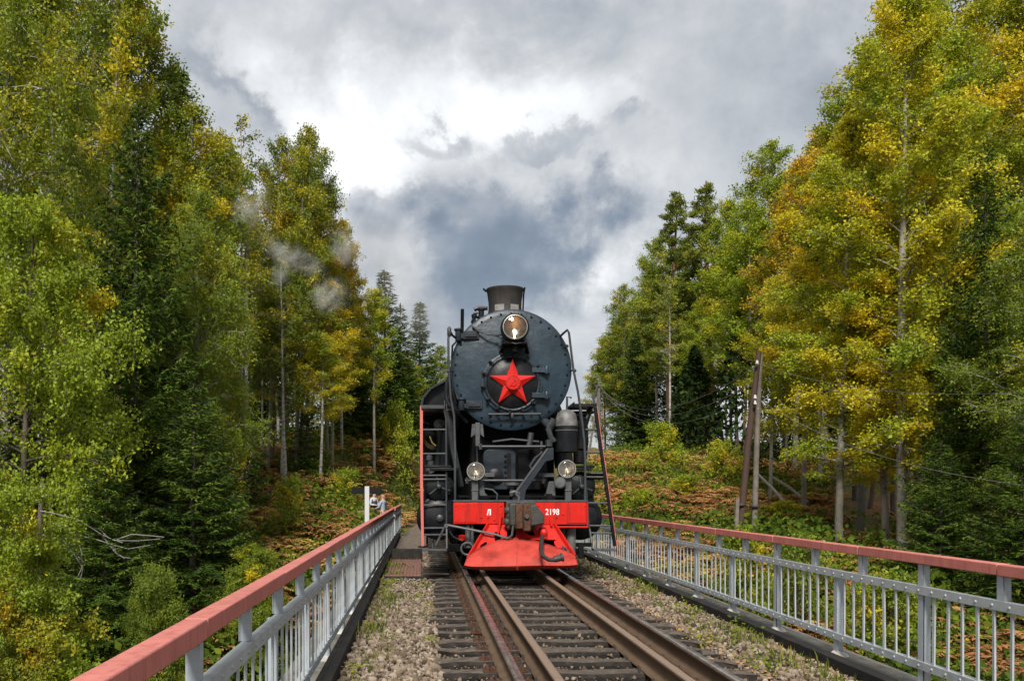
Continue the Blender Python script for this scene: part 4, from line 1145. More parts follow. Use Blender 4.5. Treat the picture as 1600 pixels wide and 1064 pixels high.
# --- upper handrails
def rl(pts, r=.017, name='handrail', mm='pipe', n=8):
    m = MB(); m.tube([at(*p) for p in pts], r, n); return part(m, name, mm)
yr = YF - .35
rl([(712, 528, YF + .1), (707, 524, yr + .1), (702, 516, yr), (700.5, 530, yr), (701, 570, yr), (704, 620, yr), (709.5, 650, yr), (711, 700, yr - .05), (711, 745, yr - .2), (711, 782, YB + .2)], .02)
rl([(720, 527, YF), (707, 540, YF - .1), (706, 560, YF), (709, 600, YF), (716, 625, YF)], .018, 'pipe')
rl([(876, 525, YF - .03), (880, 521, yr + .1), (886.5, 515.5, yr), (889, 520, yr), (896, 578, yr), (903, 612, yr), (908, 645, yr), (913, 690, yr - .05), (914.5, 725, yr - .1), (914, 782, YB + .2)], .019)
m = MB(); m.tube([at(891, 579, YF), at(897, 579, yr)], .014, 6); m.sphere(at(898, 579, yr), .03, 8, 6); part(m, 'handrail_knob', 'pipe')
m = MB(); m.tube([at(884, 541, YF + .05), at(886, 541, YF - .1)], .03, 8); part(m, 'handrail_knob', 'pipe')
m = MB(); m.tube([at(700, 580, yr), at(708, 580, YF)], .014, 6); m.sphere(at(700.5, 580, yr), .03, 8, 6); part(m, 'handrail_knob', 'pipe')
m = MB(); m.lathe(at(702, 515, yr), (0, 0, 1), [(.02, -.12), (.035, -.1), (.035, .02), (.01, .05)], 8); part(m, 'handrail_knob', 'pipe')
# curved pipes down the left of the smokebox
rl([(703, 585, YF + .5), (698, 600, YF + .3), (697, 622, YF + .2), (702, 634, YF + .1), (715, 642, YF + .1), (730, 660, YF + .15)], .035, 'pipe', 'black')
rl([(712, 545, YF + .4), (706, 575, YF + .4), (708, 610, YF + .3), (714, 632, YF + .2)], .03, 'pipe', 'black')

# --- saddle, front plate, frames
m = MB(); m.prism([(CX - .72, .95), (CX - .60, CZ - RS + .30), (CX + .60, CZ - RS + .30), (CX + .72, .95)], YF + .35, YF + 1.6); part(m, 'saddle', 'black_matt', bevel=.02)
def rrect(x0, x1, z0, z1, r_, n=4):
    pts = []
    for cx, cz, a in ((x1 - r_, z1 - r_, 0), (x0 + r_, z1 - r_, 90), (x0 + r_, z0 + r_, 180), (x1 - r_, z0 + r_, 270)):
        for k in range(n + 1): aa = R(a + 90 * k / n); pts.append((cx + r_ * math.cos(aa), cz + r_ * math.sin(aa)))
    return pts
ys2 = YF + .2
m = MB(); m.prism(rrect(yl(755, ys2), yl(806, ys2), wz(765, ys2), wz(702, ys2), .10), ys2, ys2 + .14); saddle_plate = part(m, 'saddle_plate', 'bluish', bevel=.012)
m = MB(); m.box(yl(792, ys2), yl(798, ys2), ys2 - .03, ys2 - .001, wz(762, ys2), wz(708, ys2)); part(m, 'plate_strip', 'black', parent=saddle_plate)
for k in range(6):
    p = at(789.5, 712 + k * 8.5, ys2); m = MB(); m.lathe(p, (0, -1, 0), [(.022, 0), (.022, .02), (.012, .03)], 6); part(m, 'bolt', 'black', parent=saddle_plate)
m = MB(); m.lathe(at(774, 744, ys2 - .002), (0, -1, 0), [(.14, 0), (.14, .03), (.11, .05), (.001, .05)], 24); part(m, 'round_cover', 'black', parent=saddle_plate)
m = MB(); m.prism(rrect(yl(810, ys2), yl(850, ys2), wz(765, ys2), wz(702, ys2), .06), ys2 + .06, ys2 + .2); part(m, 'saddle_plate', 'black_matt', bevel=.012)
m = MB(); m.box(LX - .98, LX + .98, YF + 1.62, YF + 1.75, .5, 2.75); part(m, 'frame_plate', 'black_matt', bevel=.01)
for x in (-.60, .60):
    m = MB(); m.box(LX + x - .05, LX + x + .05, YB + .25, YB + 12.2, .55, 1.28); part(m, 'frame', 'black_matt', bevel=.01)
m = MB(); m.box(LX - .9, LX + .9, YB + .30, YF + .2, 1.215, 1.25); part(m, 'front_deck', 'black_matt', bevel=.008)
# uprights, cross bars
yu = YF - .1
m = MB(); m.box(yl(743, yu), yl(750, yu), yu, yu + .06, wz(697, yu), wz(660, yu)); m.prism([(yl(736, yu), wz(683, yu)), (yl(738, yu), wz(662, yu)), (yl(755, yu), wz(662, yu)), (yl(757, yu), wz(683, yu)), (yl(748, yu), wz(676, yu))], yu + .07, yu + .1)
part(m, 'smokebox_stay', 'steel', bevel=.006)
for px0, px1, py in ((748, 862, 697.5), (727, 852, 750.5)):
    m = MB(); m.tube([at(px0, py, yu - .05), at(px1, py, yu - .05)], .022, 8)
    for px in (px0 + 3, px1 - 3): m.lathe(at(px, py, yu - .05) - Vector((0, 0, .05)), (0, 0, 1), [(.03, 0), (.03, .1)], 8)
    part(m, 'cross_rail', 'pipe')
m = MB(); m.tube([at(745, 697, yu), at(746, 720, yu), at(746, 735, yu - .1)], .02, 6); part(m, 'pipe', 'black')
# big diagonal brace
yb2 = YB + .25
def flatbar(pl, y0, y1, name, mm, bev=.008):
    m = MB(); m.prism([(wx(px, y0), wz(py, y0)) for px, py in pl], y0, y1); return part(m, name, mm, bevel=bev)
flatbar([(854, 701), (865, 699), (865.5, 718), (853, 721), (822, 766), (820, 781), (800, 781), (803, 770)], yb2, yb2 + .07, 'diagonal_brace', 'bluish')
flatbar([(854, 700.5), (858, 700), (808, 769), (803, 770)], yb2 - .014, yb2 - .002, 'brace_flange', 'steel', .003)
m = MB(); m.tube([at(799, 774, yb2 - .05), at(798, 770, yb2 - .06), at(804, 768, yb2 - .07), at(811, 771, yb2 - .06), at(811, 780, yb2 - .05)], .03, 8); part(m, 'lifting_hook', 'steel')
# slanting struts behind the lamps
for pl in ([(749, 750), (754, 750), (758, 770), (768, 779), (751, 779), (749, 772)], [(858, 752), (868, 752), (868, 780), (845, 780), (853, 772)]):
    flatbar(pl, YB + .34, YB + .42, 'bracket', 'steel', .006)
for px0, px1, py in ((757, 773, 742), (846, 868, 742)):
    m = MB(); y_ = YF - .2; m.box(yl(px0, y_), yl(px1, y_), y_, y_ + .3, wz(py + 3.3, y_), wz(py - 3, y_)); part(m, 'step', 'steel', bevel=.008)
m = MB(); y_ = YF - .15; m.lathe(at(800, 757, y_), (0, 0, 1), [(.04, -.25), (.04, -.02), (.13, -.01), (.13, .03), (.05, .04)], 12); part(m, 'lubricator', 'steel')
for pts, r_ in (([(757, 763, YB + .3), (770, 765, YB + .28), (777, 772, YB + .26), (776, 782, YB + .25), (768, 784, YB + .24)], .016), ([(835, 740, YF - .1), (828, 728, YF - .1), (836, 716, YF - .1), (846, 708, YF - .1), (846, 690, YF)], .022), ([(830, 676, YF), (828, 690, YF), (826, 697, YF)], .05), ([(700, 640, YF + .3), (706, 690, YF + .4), (720, 760, YF + .4)], .06), ([(770, 690, YF + .1), (800, 686, YF), (842, 690, YF)], .02)):
    m = MB(); m.tube([at(*p) for p in pts], r_, 7); part(m, 'pipe', 'pipe')
# steam pipes from smokebox to the cylinders
for s_ in (-1, 1):
    m = MB(); m.tube([(CX + s_ * .80, YF + 1.1, CZ - .45), (CX + s_ * 1.0, YF + 1.1, CZ - .95), (CX + s_ * 1.08, YF + 1.1, 1.75)], [.17, .17, .17], 14); part(m, 'steam_pipe', 'black')

# --- marker lamps on posts
for px, py, r_ in ((743.5, 736, 13.2), (886, 732.5, 13.2)):
    yk = YB + .18; c = at(px, py, yk); rr = r_ / 1400 * yk
    m = MB(); m.lathe(c, (0, 1, 0), [(rr, 0), (rr + .012, .02), (rr + .01, .09), (rr * .75, .17), (.03, .21), (.001, .21)], 28, caps=False); lp = part(m, 'marker_lamp', 'black')
    m = MB(); m.lathe(c, (0, 1, 0), [(rr + .012, .01), (rr + .009, -.012), (rr - .006, -.012), (rr - .010, .012)], 28, caps=False); part(m, 'rim', 'rim', parent=lp)
    m = MB(); m.lathe(c + Vector((0, .012, 0)), (0, 1, 0), [(rr - .012, .0), (rr * .7, .06), (rr * .35, .10), (.001, .11)], 28, caps=False); part(m, 'reflector', 'reflector2', parent=lp) if 'reflector2' in M else part(m, 'reflector', 'reflector', parent=lp)
    m = MB(); m.tube([c + Vector((0, .05, -rr + .03)), c + Vector((0, .05, -.01))], .008, 6); m.tube([c + Vector((0, .06, 0)), c + Vector((-.05, .05, .07))], .006, 5); m.tube([c + Vector((0, .06, 0)), c + Vector((.05, .05, .07))], .006, 5); part(m, 'bulb_holder', 'brass', parent=lp)
    m = MB(); m.sphere(c + Vector((0, .05, .0)), .012, 8, 6); part(m, 'bulb', 'bulb_small', parent=lp)
    m = MB(); m.lathe(c + Vector((0, .008, 0)), (0, -1, 0), [(rr - .010, -.004), (rr - .010, .0), (rr * .6, .018), (.001, .026)], 28, caps=False); part(m, 'lens', 'glass', parent=lp)
    x0 = px - (6 if px < 800 else 2); w_ = 10
    m = MB(); m.box(yl(x0, yk), yl(x0 + w_, yk), yk + .06, yk + .14, wz(783, yk), wz(py + 10, yk)); m.box(yl(x0 - 1, yk), yl(x0 + w_ + 1, yk), yk + .05, yk + .145, wz(767, yk), wz(765, yk)); part(m, 'lamp_post', 'steel', bevel=.006)
m = MB(); c = at(875, 754, YB + .2); m.lathe(c, (-.3, -1, .1), [(.095, 0), (.10, .012), (.08, .03), (.001, .035)], 20); part(m, 'round_cap', 'steel')

# --- feedwater heater tank on the right
yt = YF - .25; tr_ = 17 / 1400 * yt
t0_ = at(885, 707, yt); 
m = MB(); m.lathe((t0_.x, yt, t0_.z), (0, 0, 1), [(tr_ - .02, 0), (tr_, .012), (tr_, .44)], 32); tank = part(m, 'heater_tank', 'black')
m = MB(); m.lathe((t0_.x, yt, t0_.z), (0, 0, 1), [(tr_ + .004, .441), (tr_ + .004, .50), (tr_ - .01, .58), (tr_ * .8, .66), (tr_ * .45, .71), (.001, .725)], 32); part(m, 'tank_dome', 'heater_top', parent=tank)
m = MB(); m.lathe((t0_.x, yt, t0_.z + .355), (0, 0, 1), [(tr_ + .003, 0), (tr_ + .010, .003), (tr_ + .010, .022), (tr_ + .003, .025)], 32); part(m, 'tank_band', 'steel', parent=tank)
m = MB(); m.tube([at(866, 655, yt), at(860, 668, yt), at(853, 660, YF), at(845, 655, YF + .1)], .07, 10); m.tube([at(856, 668, yt), at(860, 682, yt), at(866, 690, yt)], .05, 8); m.lathe(at(858, 690, yt), (0, 0, 1), [(.03, -.1), (.06, -.08), (.06, .02), (.03, .04)], 8); part(m, 'tank_pipe', 'pipe', parent=tank)
# air pump lumps beside the tank
m = MB(); y_ = YF + .1
for px, py, rr in ((907, 668, .10), (907, 690, .12), (905, 712, .10)): m.lathe(at(px, py, y_), (0, 0, 1), [(rr * .7, -.14), (rr, -.12), (rr, .08), (rr * .8, .1), (rr * .8, .13)], 14)
m.tube([at(903, 650, y_), at(915, 655, y_), at(917, 690, y_), at(912, 725, y_)], .035, 8); m.tube([at(922, 640, y_ + .1), at(914, 665, y_), at(913, 690, y_)], .045, 8)
part(m, 'air_pump', 'black')

# --- cylinders
for s_ in (-1, 1):
    cx = LX + s_ * 1.22
    m = MB(); m.lathe((cx, YF + .15, 1.40), (0, 1, 0), [(.20, -.06), (.245, -.03), (.245, .02), (.26, .03), (.26, 1.5), (.2, 1.52)], 28); vc = part(m, 'valve_chest', 'black')
    m = MB(); m.lathe((cx, YF + .09, 1.40), (0, -1, 0), [(.05, -.02), (.05, .05), (.035, .1), (.001, .11)], 12)
    for k in range(3):
        a = R(90 + 120 * k + 10); m.bar((cx, YF + .075, 1.40), (cx + .2 * math.cos(a), YF + .085, 1.40 + .2 * math.sin(a)), .025, .03, (0, 1, 0))
    part(m, 'valve_cover', 'pipe', parent=vc)
    for k in range(10):
        a = 2 * math.pi * k / 10; m = MB(); m.lathe((cx + .215 * math.cos(a), YF + .105, 1.40 + .215 * math.sin(a)), (0, -1, 0), [(.018, -.02), (.018, .02), (.01, .03)], 6); part(m, 'bolt', 'black', parent=vc)
    m = MB(); m.lathe((cx, YF + .18, .86), (0, 1, 0), [(.001, -.10), (.20, -.09), (.30, -.06), (.345, -.02), (.35, .02), (.375, .03), (.385, .06), (.385, 1.4), (.34, 1.42)], 36); cyl = part(m, 'cylinder', 'black')
    m = MB(); m.lathe((cx - s_ * .02, YF + .07, .86), (0, -1, 0), [(.06, 0), (.06, .03), (.02, .05)], 14); part(m, 'cylinder_plug', 'pipe', parent=cyl)
    for k in range(14):
        a = 2 * math.pi * k / 14; m = MB(); m.lathe((cx + .325 * math.cos(a), YF + .165, .86 + .325 * math.sin(a)), (0, -1, 0), [(.018, -.02), (.018, .02), (.01, .03)], 6); part(m, 'bolt', 'black', parent=cyl)
    m = MB(); m.box(cx - .26, cx + .26, YF + .3, YF + 1.45, .95, 1.3); part(m, 'cylinder_casing', 'black', bevel=.03)
    m = MB(); m.box(cx - s_ * .10 - .25, cx - s_ * .10 + .25, YF - .02, YF + .30, 1.665, 1.72); m.box(cx - .24, cx + .22, YF + .02, YF + .3, 1.722, 1.76); part(m, 'cylinder_step', 'black', bevel=.01)
    # drain gear under the cylinder
    m = MB(); m.tube([(cx - .1, YF + .2, .5), (cx - .1, YF + .2, .32), (cx + .1, YF + .1, .30)], .02, 6); m.tube([(cx - .2, YF + .6, .5), (cx - .2, YF + .3, .36), (cx - .35, YF + .2, .36)], .018, 6); part(m, 'drain_pipe', 'pipe')

# --- buffer beam, lettering
s14 = YB / 1400
m = MB(); z0, z1 = wz(818.5, YB), wz(784.5, YB)
m.box(yl(708.5, YB), yl(788, YB), YB, YB + .10, z0, z1); beam = part(m, 'buffer_beam', 'red', bevel=.008)
m = MB(); m.box(yl(835, YB), yl(917, YB), YB, YB + .10, z0 - .01, z1 + .01); part(m, 'buffer_beam', 'red', bevel=.008)
m = MB(); m.box(yl(706, YB), yl(919, YB), YB + .10, YB + .35, z0 + .03, z1 + .03); part(m, 'beam_back', 'black_matt', bevel=.008)
m = MB(); m.box(yl(708, YB), yl(918, YB), YB - .012, YB + .34, z1 + .012, z1 + .034); part(m, 'beam_top', 'steel')
for x0, x1, zz0, zz1 in ((711, 745, 816, 787), (886, 914.5, 817, 786.5)):
    m = MB(); m.box(yl(x0, YB), yl(x1, YB), YB - .010, YB - .001, wz(zz0, YB), wz(zz1, YB)); part(m, 'beam_plate', 'red', bevel=.003)
for px, py in ((752, 808), (763, 808), (772, 812), (880, 803), (870, 808), (712, 790), (712, 814), (914, 790), (914, 815), (783, 790), (841, 790), (900, 790), (725, 790)):
    m = MB(); m.lathe(at(px, py, YB), (0, -1, 0), [(.018, -.005), (.018, .008), (.008, .016)], 8); part(m, 'beam_bolt', 'red')
m = MB(); m.box(yl(848, YB), yl(918, YB), YB - .004, YB + .1, wz(824, YB), wz(821.5, YB)); m.box(yl(917.3, YB), yl(918.8, YB), YB - .002, YB + .1, wz(824, YB), wz(786, YB)); part(m, 'beam_edge', 'red')
def lettering(txt, px, py, h_px, w_px):
    cu = bpy.data.curves.new('lettering', 'FONT'); cu.body = txt; cu.extrude = 0; cu.align_x = 'CENTER'; cu.align_y = 'CENTER'; cu.offset = .012; cu.space_character = 1.06
    tmp = bpy.data.objects.new('lettering', cu); col.objects.link(tmp)
    dg = bpy.context.evaluated_depsgraph_get(); me = bpy.data.meshes.new_from_object(tmp.evaluated_get(dg)); bpy.data.objects.remove(tmp)
    co = np.empty(len(me.vertices) * 3, np.float32); me.vertices.foreach_get('co', co); co = co.reshape(-1, 3)
    mn, mx_ = co.min(0), co.max(0); c = (mn + mx_) / 2
    p = at(px, py, YB)
    X = (co[:, 0] - c[0]) / (mx_[0] - mn[0]) * w_px * s14 + p.x - LX; Z = (co[:, 1] - c[1]) / (mx_[1] - mn[1]) * h_px * s14 + p.z
    v = np.stack([X, np.full(len(X), -.0035), Z], 1).astype(np.float32)
    me.vertices.foreach_set('co', v.ravel()); me.materials.clear(); me.materials.append(M['letter_white'])
    o = link('lettering', me, loco); return o
lettering('2198', 863, 799.5, 9.6, 21.5)
p = at(764, 800, YB); u_ = s14
m = MB()
def pl(pts): m.prism([(p.x + a * u_, p.z + b_ * u_) for a, b_ in pts], YB - .004, YB - .001)
pl([(1.1, -4.6), (3.0, -4.6), (3.0, 4.7), (1.1, 4.7)]); pl([(-1.5, 3.1), (1.099, 3.1), (1.099, 4.7), (-1.5, 4.7)])
pl([(-3.3, -4.6), (-1.6, -4.6), (-.2, 3.09), (-1.9, 3.09)])
part(m, 'lettering', 'letter_white', smooth=False)

# --- automatic coupler
yc = YB - .42
m = MB(); m.box(yl(790, YB), yl(836, YB), YB - .06, YB + .2, wz(828, YB), wz(783, YB)); part(m, 'coupler_plate', 'coupler', bevel=.02)
m = MB(); m.box(yl(797, yc), yl(832, yc), YB - .32, YB - .061, wz(822, yc), wz(786, yc)); cp = part(m, 'coupler', 'coupler', bevel=.03)
m = MB(); m.prism([(yl(829, yc), wz(822, yc)), (yl(851, yc), wz(818, yc)), (yl(851, yc), wz(805, yc)), (yl(838, yc), wz(789, yc)), (yl(829, yc), wz(789, yc))], yc, YB - .1); part(m, 'coupler_jaw', 'coupler', bevel=.02, parent=cp)
m = MB(); m.box(yl(806, yc), yl(817, yc), yc - .04, YB - .2, wz(826, yc), wz(787, yc)); part(m, 'coupler_knuckle', 'rust', bevel=.02, parent=cp)
m = MB(); m.box(yl(817.5, yc), yl(830, yc), yc - .01, YB - .2, wz(830, yc), wz(787, yc)); part(m, 'coupler_throat', 'rust', bevel=.025, parent=cp)
m = MB(); m.lathe(at(823, 807, yc), (0, -1, 0), [(.045, -.1), (.045, .03), (.03, .05)], 12); part(m, 'coupler_lock', 'steel', parent=cp)
m = MB()
for px, py, rr in ((794, 797, .07), (798, 806, .08), (793, 815, .07), (801, 815, .06), (801, 790, .06), (796, 823, .05)): m.sphere(at(px, py, YB - .16), rr, 10, 7)
part(m, 'coupler_casting', 'coupler', parent=cp)
m = MB(); m.tube([at(810, 787, yc), at(811, 778, yc + .1), at(806, 771, yc + .2)], .02, 7); part(m, 'coupler_chain', 'steel', parent=cp)
# lever with crank
m = MB(); m.tube([at(681, 852, YB - .1), at(695, 823, YB - .12), at(699, 820, YB - .12), at(775, 835, YB - .2), at(793, 841, YB - .25), at(800, 836, YB - .28), at(803, 812, YB - .3)], .02, 7); m.lathe(at(697, 821, YB - .13), (0, -1, 0), [(.035, -.03), (.035, .03)], 10)
part(m, 'uncoupling_lever', 'steel')
m = MB(); m.tube([at(700, 826, YB - .05), at(708, 838, YB - .02), at(722, 845, YB)], .01, 5); part(m, 'chain', 'pipe')
# red lever brackets
flatbar([(777, 834), (780, 834), (785, 801), (781, 799)], YB - .11, YB - .07, 'lever_bracket', 'red', .004)
flatbar([(860, 822), (864, 822), (862, 812), (859, 810)], YB - .07, YB - .03, 'lever_bracket', 'red', .004)

# --- pilot (cowcatcher): flat upper web with holes, bulging lower plough
zT = wz(818.5, YB); yp = YB - .02
def P3(px, py, Y): return at(px, py, Y)
y_mid, y_low = YB - .22, YB - .52
top_l, top_r = 762, 866
def lerp(a, b_, t): return a + (b_ - a) * t
def web():
    """upper plate between the beam and the plough, with real holes"""
    out = [(763, 819), (866, 819), (897.5, 868), (882, 861), (846, 848), (808, 841), (775, 846), (742, 862), (731, 872)]
    holes = [[(749, 857), (751, 851), (758, 846.5), (761, 847), (760, 852), (752, 859)], [(773, 831), (781, 830.5), (783, 840), (780, 847), (774, 846), (772, 838)], [(791, 825), (806, 825), (806, 842), (793, 843.5)],
             [(819, 829), (832, 828.5), (835, 832), (834.5, 836.5), (828, 836), (820, 831.5)], [(845, 825), (853, 824.5), (855, 834), (853, 843), (846, 843.5), (844, 834)], [(866, 845), (870, 843), (878, 851), (878, 856), (870, 855), (866, 849)]]
    cu = bpy.data.curves.new('web', 'CURVE'); cu.dimensions = '2D'; cu.fill_mode = 'BOTH'; cu.extrude = .012
    for poly in [out] + holes:
        s_ = cu.splines.new('POLY'); s_.points.add(len(poly) - 1); s_.use_cyclic_u = True
        for q, (px, py) in zip(s_.points, poly): q.co = (px, -py, 0, 1)
    tmp = bpy.data.objects.new('web', cu); col.objects.link(tmp)
    dg = bpy.context.evaluated_depsgraph_get(); me = bpy.data.meshes.new_from_object(tmp.evaluated_get(dg)); bpy.data.objects.remove(tmp)
    co = np.empty(len(me.vertices) * 3, np.float32); me.vertices.foreach_get('co', co); co = co.reshape(-1, 3)
    t = np.clip((-co[:, 1] - 819) / 50, 0, 1)
    Y = YB + .03 - .40 * t + np.where(co[:, 2] > 0, -1, 1) * .014
    X = (co[:, 0] - 660) / 1400 * Y - LX; Z = CAMH - (-co[:, 1] - 759) / 1400 * Y
    me.vertices.foreach_set('co', np.stack([X, Y - YB, Z], 1).astype(np.float32).ravel()); me.materials.clear(); me.materials.append(M['red'])
    bm = bmesh.new(); bm.from_mesh(me); bmesh.ops.recalc_face_normals(bm, faces=bm.faces); bm.to_mesh(me); bm.free()
    return link('pilot_web', me, loco)
web()
top_curve = [(731, 872), (742, 862), (775, 846), (808, 841), (846, 848), (882, 861), (898, 868)]
bot_curve = [(725.5, 884), (740, 887.5), (770, 889.5), (808, 889.5), (848, 887.5), (882, 886), (902, 883.5)]
def cr(P_, t):
    n = len(P_) - 1; x = t * n; i = min(int(x), n - 1); f = x - i
    p0, p1, p2, p3 = P_[max(i - 1, 0)], P_[i], P_[i + 1], P_[min(i + 2, n)]
    return tuple(.5 * (2 * b + (c - a) * f + (2 * a - 5 * b + 4 * c - d) * f * f + (3 * b - a - 3 * c + d) * f ** 3) for a, b, c, d in zip(p0, p1, p2, p3))
m = MB(); NU, NV = 30, 8; V = []; F = []
for i in range(NU + 1):
    u = i / NU; a = cr(top_curve, u); b_ = cr(bot_curve, u); mid = 1 - abs(2 * u - 1) ** 2
    for j in range(NV + 1):
        v = j / NV
        py = lerp(a[1], b_[1], v); px = lerp(a[0], b_[0], v)
        Yt = YB + .03 - .40 * min(max((a[1] - 819) / 50, 0), 1) - .02
        Yv = Yt - (.34 + .12 * mid) * (math.sin(v * math.pi * .5)) + (.06 if v > .99 else 0) - .03 * math.exp(-((u - .5) / .03) ** 2)
        V.append(at(px, py, Yv))
for i in range(NU):
    for j in range(NV):
        k = i * (NV + 1) + j; F.append((k, k + NV + 1, k + NV + 2, k + 1))
m.add(V, F); plough = part(m, 'plough', 'red_fade', angle=60)
so = plough.modifiers.new('thickness', 'SOLIDIFY'); so.thickness = .02; so.offset = 1
for u, w in ((.5, .02), (.005, .012), (.995, .012)):
    m = MB(); pts = []
    for j in range(NV + 1): pts.append(Vector(V[int(round(u * NU)) * (NV + 1) + j]) - Vector((0, .006, 0)))
    m.tube(pts, w, 6); part(m, 'plough_seam', 'red_fade', parent=plough)
# edges of the web
for a, b_ in (((763, 819), (731, 872)), ((866, 819), (897.5, 868))):
    m = MB(); m.bar(at(a[0], a[1], YB - .01), at(b_[0], b_[1], YB - .42), .025, .07); part(m, 'pilot_edge', 'red', bevel=.004)
# air hose
yho = YB - .35
m = MB(); m.tube([at(*q) for q in ((846, 826, YB - .05), (849, 832, YB - .3), (846, 846, YB - .55), (845, 858, YB - .8), (848, 868, YB - .98), (857, 874, YB - 1.02), (866, 874.5, YB - 1.02), (871, 872, YB - 1.0))], .034, 9); hose = part(m, 'air_hose', 'rubber')
m = MB(); m.lathe(at(870, 872.5, YB - 1.0), (1, 0, .25), [(.03, -.05), (.05, -.04), (.05, .06), (.065, .07), (.065, .10), (.03, .11)], 10); part(m, 'hose_coupling', 'coupler', parent=hose)
m = MB(); m.lathe(at(850, 835, yho), (0, 0, 1), [(.03, -.08), (.06, -.06), (.06, .06), (.04, .09)], 10); m.lathe(at(850, 832, yho - .03), (0, -1, 0), [(.05, -.02), (.05, .04), (.02, .06)], 10); part(m, 'hose_valve', 'red', parent=hose)
# left air pipe, valve, ring hose
m = MB(); y_ = YB + .1
m.lathe(at(731, 850, y_), (0, 0, 1), [(.045, 0), (.045, .34), (.03, .35)], 12); m.lathe(at(738, 848, y_), (0, 0, 1), [(.03, 0), (.03, .32)], 10); m.lathe(at(733, 851, y_), (0, 0, 1), [(.07, -.06), (.09, -.04), (.09, .04), (.06, .06)], 12)
part(m, 'brake_pipe', 'steel')
m = MB(); m.tube([at(730 + 9.5 * math.cos(R(a)) , 857 - 9.5 * math.sin(R(a)), YB - .02) for a in range(10, 300, 24)], .018, 7); part(m, 'ring_hose', 'steel')
m = MB(); m.lathe(at(722, 842, YB + .1), (0, 0, 1), [(.04, -.03), (.06, -.02), (.06, .06), (.03, .07)], 10); part(m, 'red_tap', 'red')
for px in (880, 892):
    m = MB(); m.lathe(at(px, 868, YB + .25), (0, 0, 1), [(.04 if px < 885 else .08, 0), (.04 if px < 885 else .08, .5)], 12); part(m, 'brake_pipe', 'steel' if px < 885 else 'heater_top')
m = MB(); m.box(yl(700, YB + .3), yl(738, YB + .3), YB + .3, YB + .42, wz(862, YB + .3), wz(850, YB + .3)); part(m, 'under_bar', 'black_matt', bevel=.01)
m = MB(); m.box(yl(886, YB + .3), yl(925, YB + .3), YB + .3, YB + .40, wz(854, YB + .3), wz(848, YB + .3)); part(m, 'under_bar', 'black_matt', bevel=.01)
m = MB(); m.box(yl(904, YB + .3), yl(912, YB + .3), YB + .28, YB + .36, wz(872, YB + .3), wz(848, YB + .3)); part(m, 'under_bar', 'black_matt', bevel=.01)

# --- ladders and their platforms
yL = YF + .05
def ladder(side):
    if side < 0:
        outer = [(658.5, 634), (658.5, 740), (660.5, 853)]; inner = [(692, 634), (697, 653), (697.5, 760), (698, 858)]
        rungs = [(671, 0), (708.5, 0), (742.5, 0), (748.5, 0), (788.5, 0), (824.5, 0), (835, 0)]; stepy = 857
    else:
        outer = [(930, 637), (937, 690), (948, 765), (960.5, 853)]; inner = [(906, 640), (909, 680), (914, 740), (920, 820), (925, 856)]
        rungs = [(671, 0), (706.5, 0), (739, 0), (745, 0), (785.5, 0), (821, 0), (832.5, 0)]; stepy = 857
    def xi(poly, py):
        return float(np.interp(py, [q[1] for q in poly], [q[0] for q in poly]))
    w = 5 if side < 0 else 6
    m = MB()
    for a, b_ in zip(outer[:-1], outer[1:]): m.bar(at(*a, yL), at(*b_, yL), .05, .05, (0, 1, 0))
    L_ = part(m, 'ladder', 'ladder_red' if side < 0 else 'black', bevel=.005)
    m = MB(); m.tube([at(*q, yL) for q in inner], .018, 7); part(m, 'ladder_rail', 'pipe', parent=L_)
    if side > 0:
        m = MB()
        for a, b_ in zip(outer[:-1], outer[1:]): m.bar(at(a[0] + 3, a[1], yL), at(b_[0] + 3, b_[1], yL), .010, .055, (0, 1, 0))
        part(m, 'ladder_edge', 'ladder_red', parent=L_)
    for py, _ in rungs:
        m = MB(); m.tube([at(xi(outer, py), py + .3, yL), at(xi(inner, py), py, yL)], .016, 7); part(m, 'rung', 'steel', parent=L_)
    m = MB(); a, b_ = at(xi(outer, stepy) - 1, stepy, yL), at(xi(inner, stepy), stepy, yL); m.box(min(a.x, b_.x), max(a.x, b_.x), yL - .18, yL + .05, a.z - .03, a.z + .005); m.bar(at(xi(inner, 830), 826, yL - .02), at(xi(inner, 857), 857, yL - .1), .03, .03, (0, 1, 0)); part(m, 'ladder_step', 'steel', parent=L_, bevel=.005)
    m = MB(); py = 745
    m.box(min(at(xi(outer, py), 0, yL).x, at(xi(inner, py), 0, yL).x), max(at(xi(outer, py), 0, yL).x, at(xi(inner, py), 0, yL).x), yL + .03, yL + .2, wz(749, yL), wz(742, yL) + .03); part(m, 'tread', 'black_matt', parent=L_, bevel=.005)
ladder(-1); ladder(1)
m = MB(); m.box(yl(658, yL), yl(694, yL), yL - .06, yL + .6, wz(639, yL), wz(633.5, yL)); part(m, 'platform', 'pipe', bevel=.006)
m = MB(); m.box(yl(896, yL), yl(931.5, yL), yL - .06, yL + .6, wz(636, yL), wz(631, yL)); m.prism([(yl(886, yL), wz(636, yL)), (yl(898, yL), wz(627, yL)), (yl(898, yL), wz(636, yL))], yL, yL + .05); part(m, 'platform', 'black', bevel=.004)
rl([(926, 634, yL + .1), (917, 645, yL + .1), (900, 650, yL + .1)], .03, 'platform_bracket', 'black')
rl([(930, 632, yL + .3), (927, 622, yL + .4), (934, 602, yL + .9)], .02, 'handrail')
rl([(886, 640, YF), (886, 620, YF), (893, 621.5, YF)], .02, 'pipe')
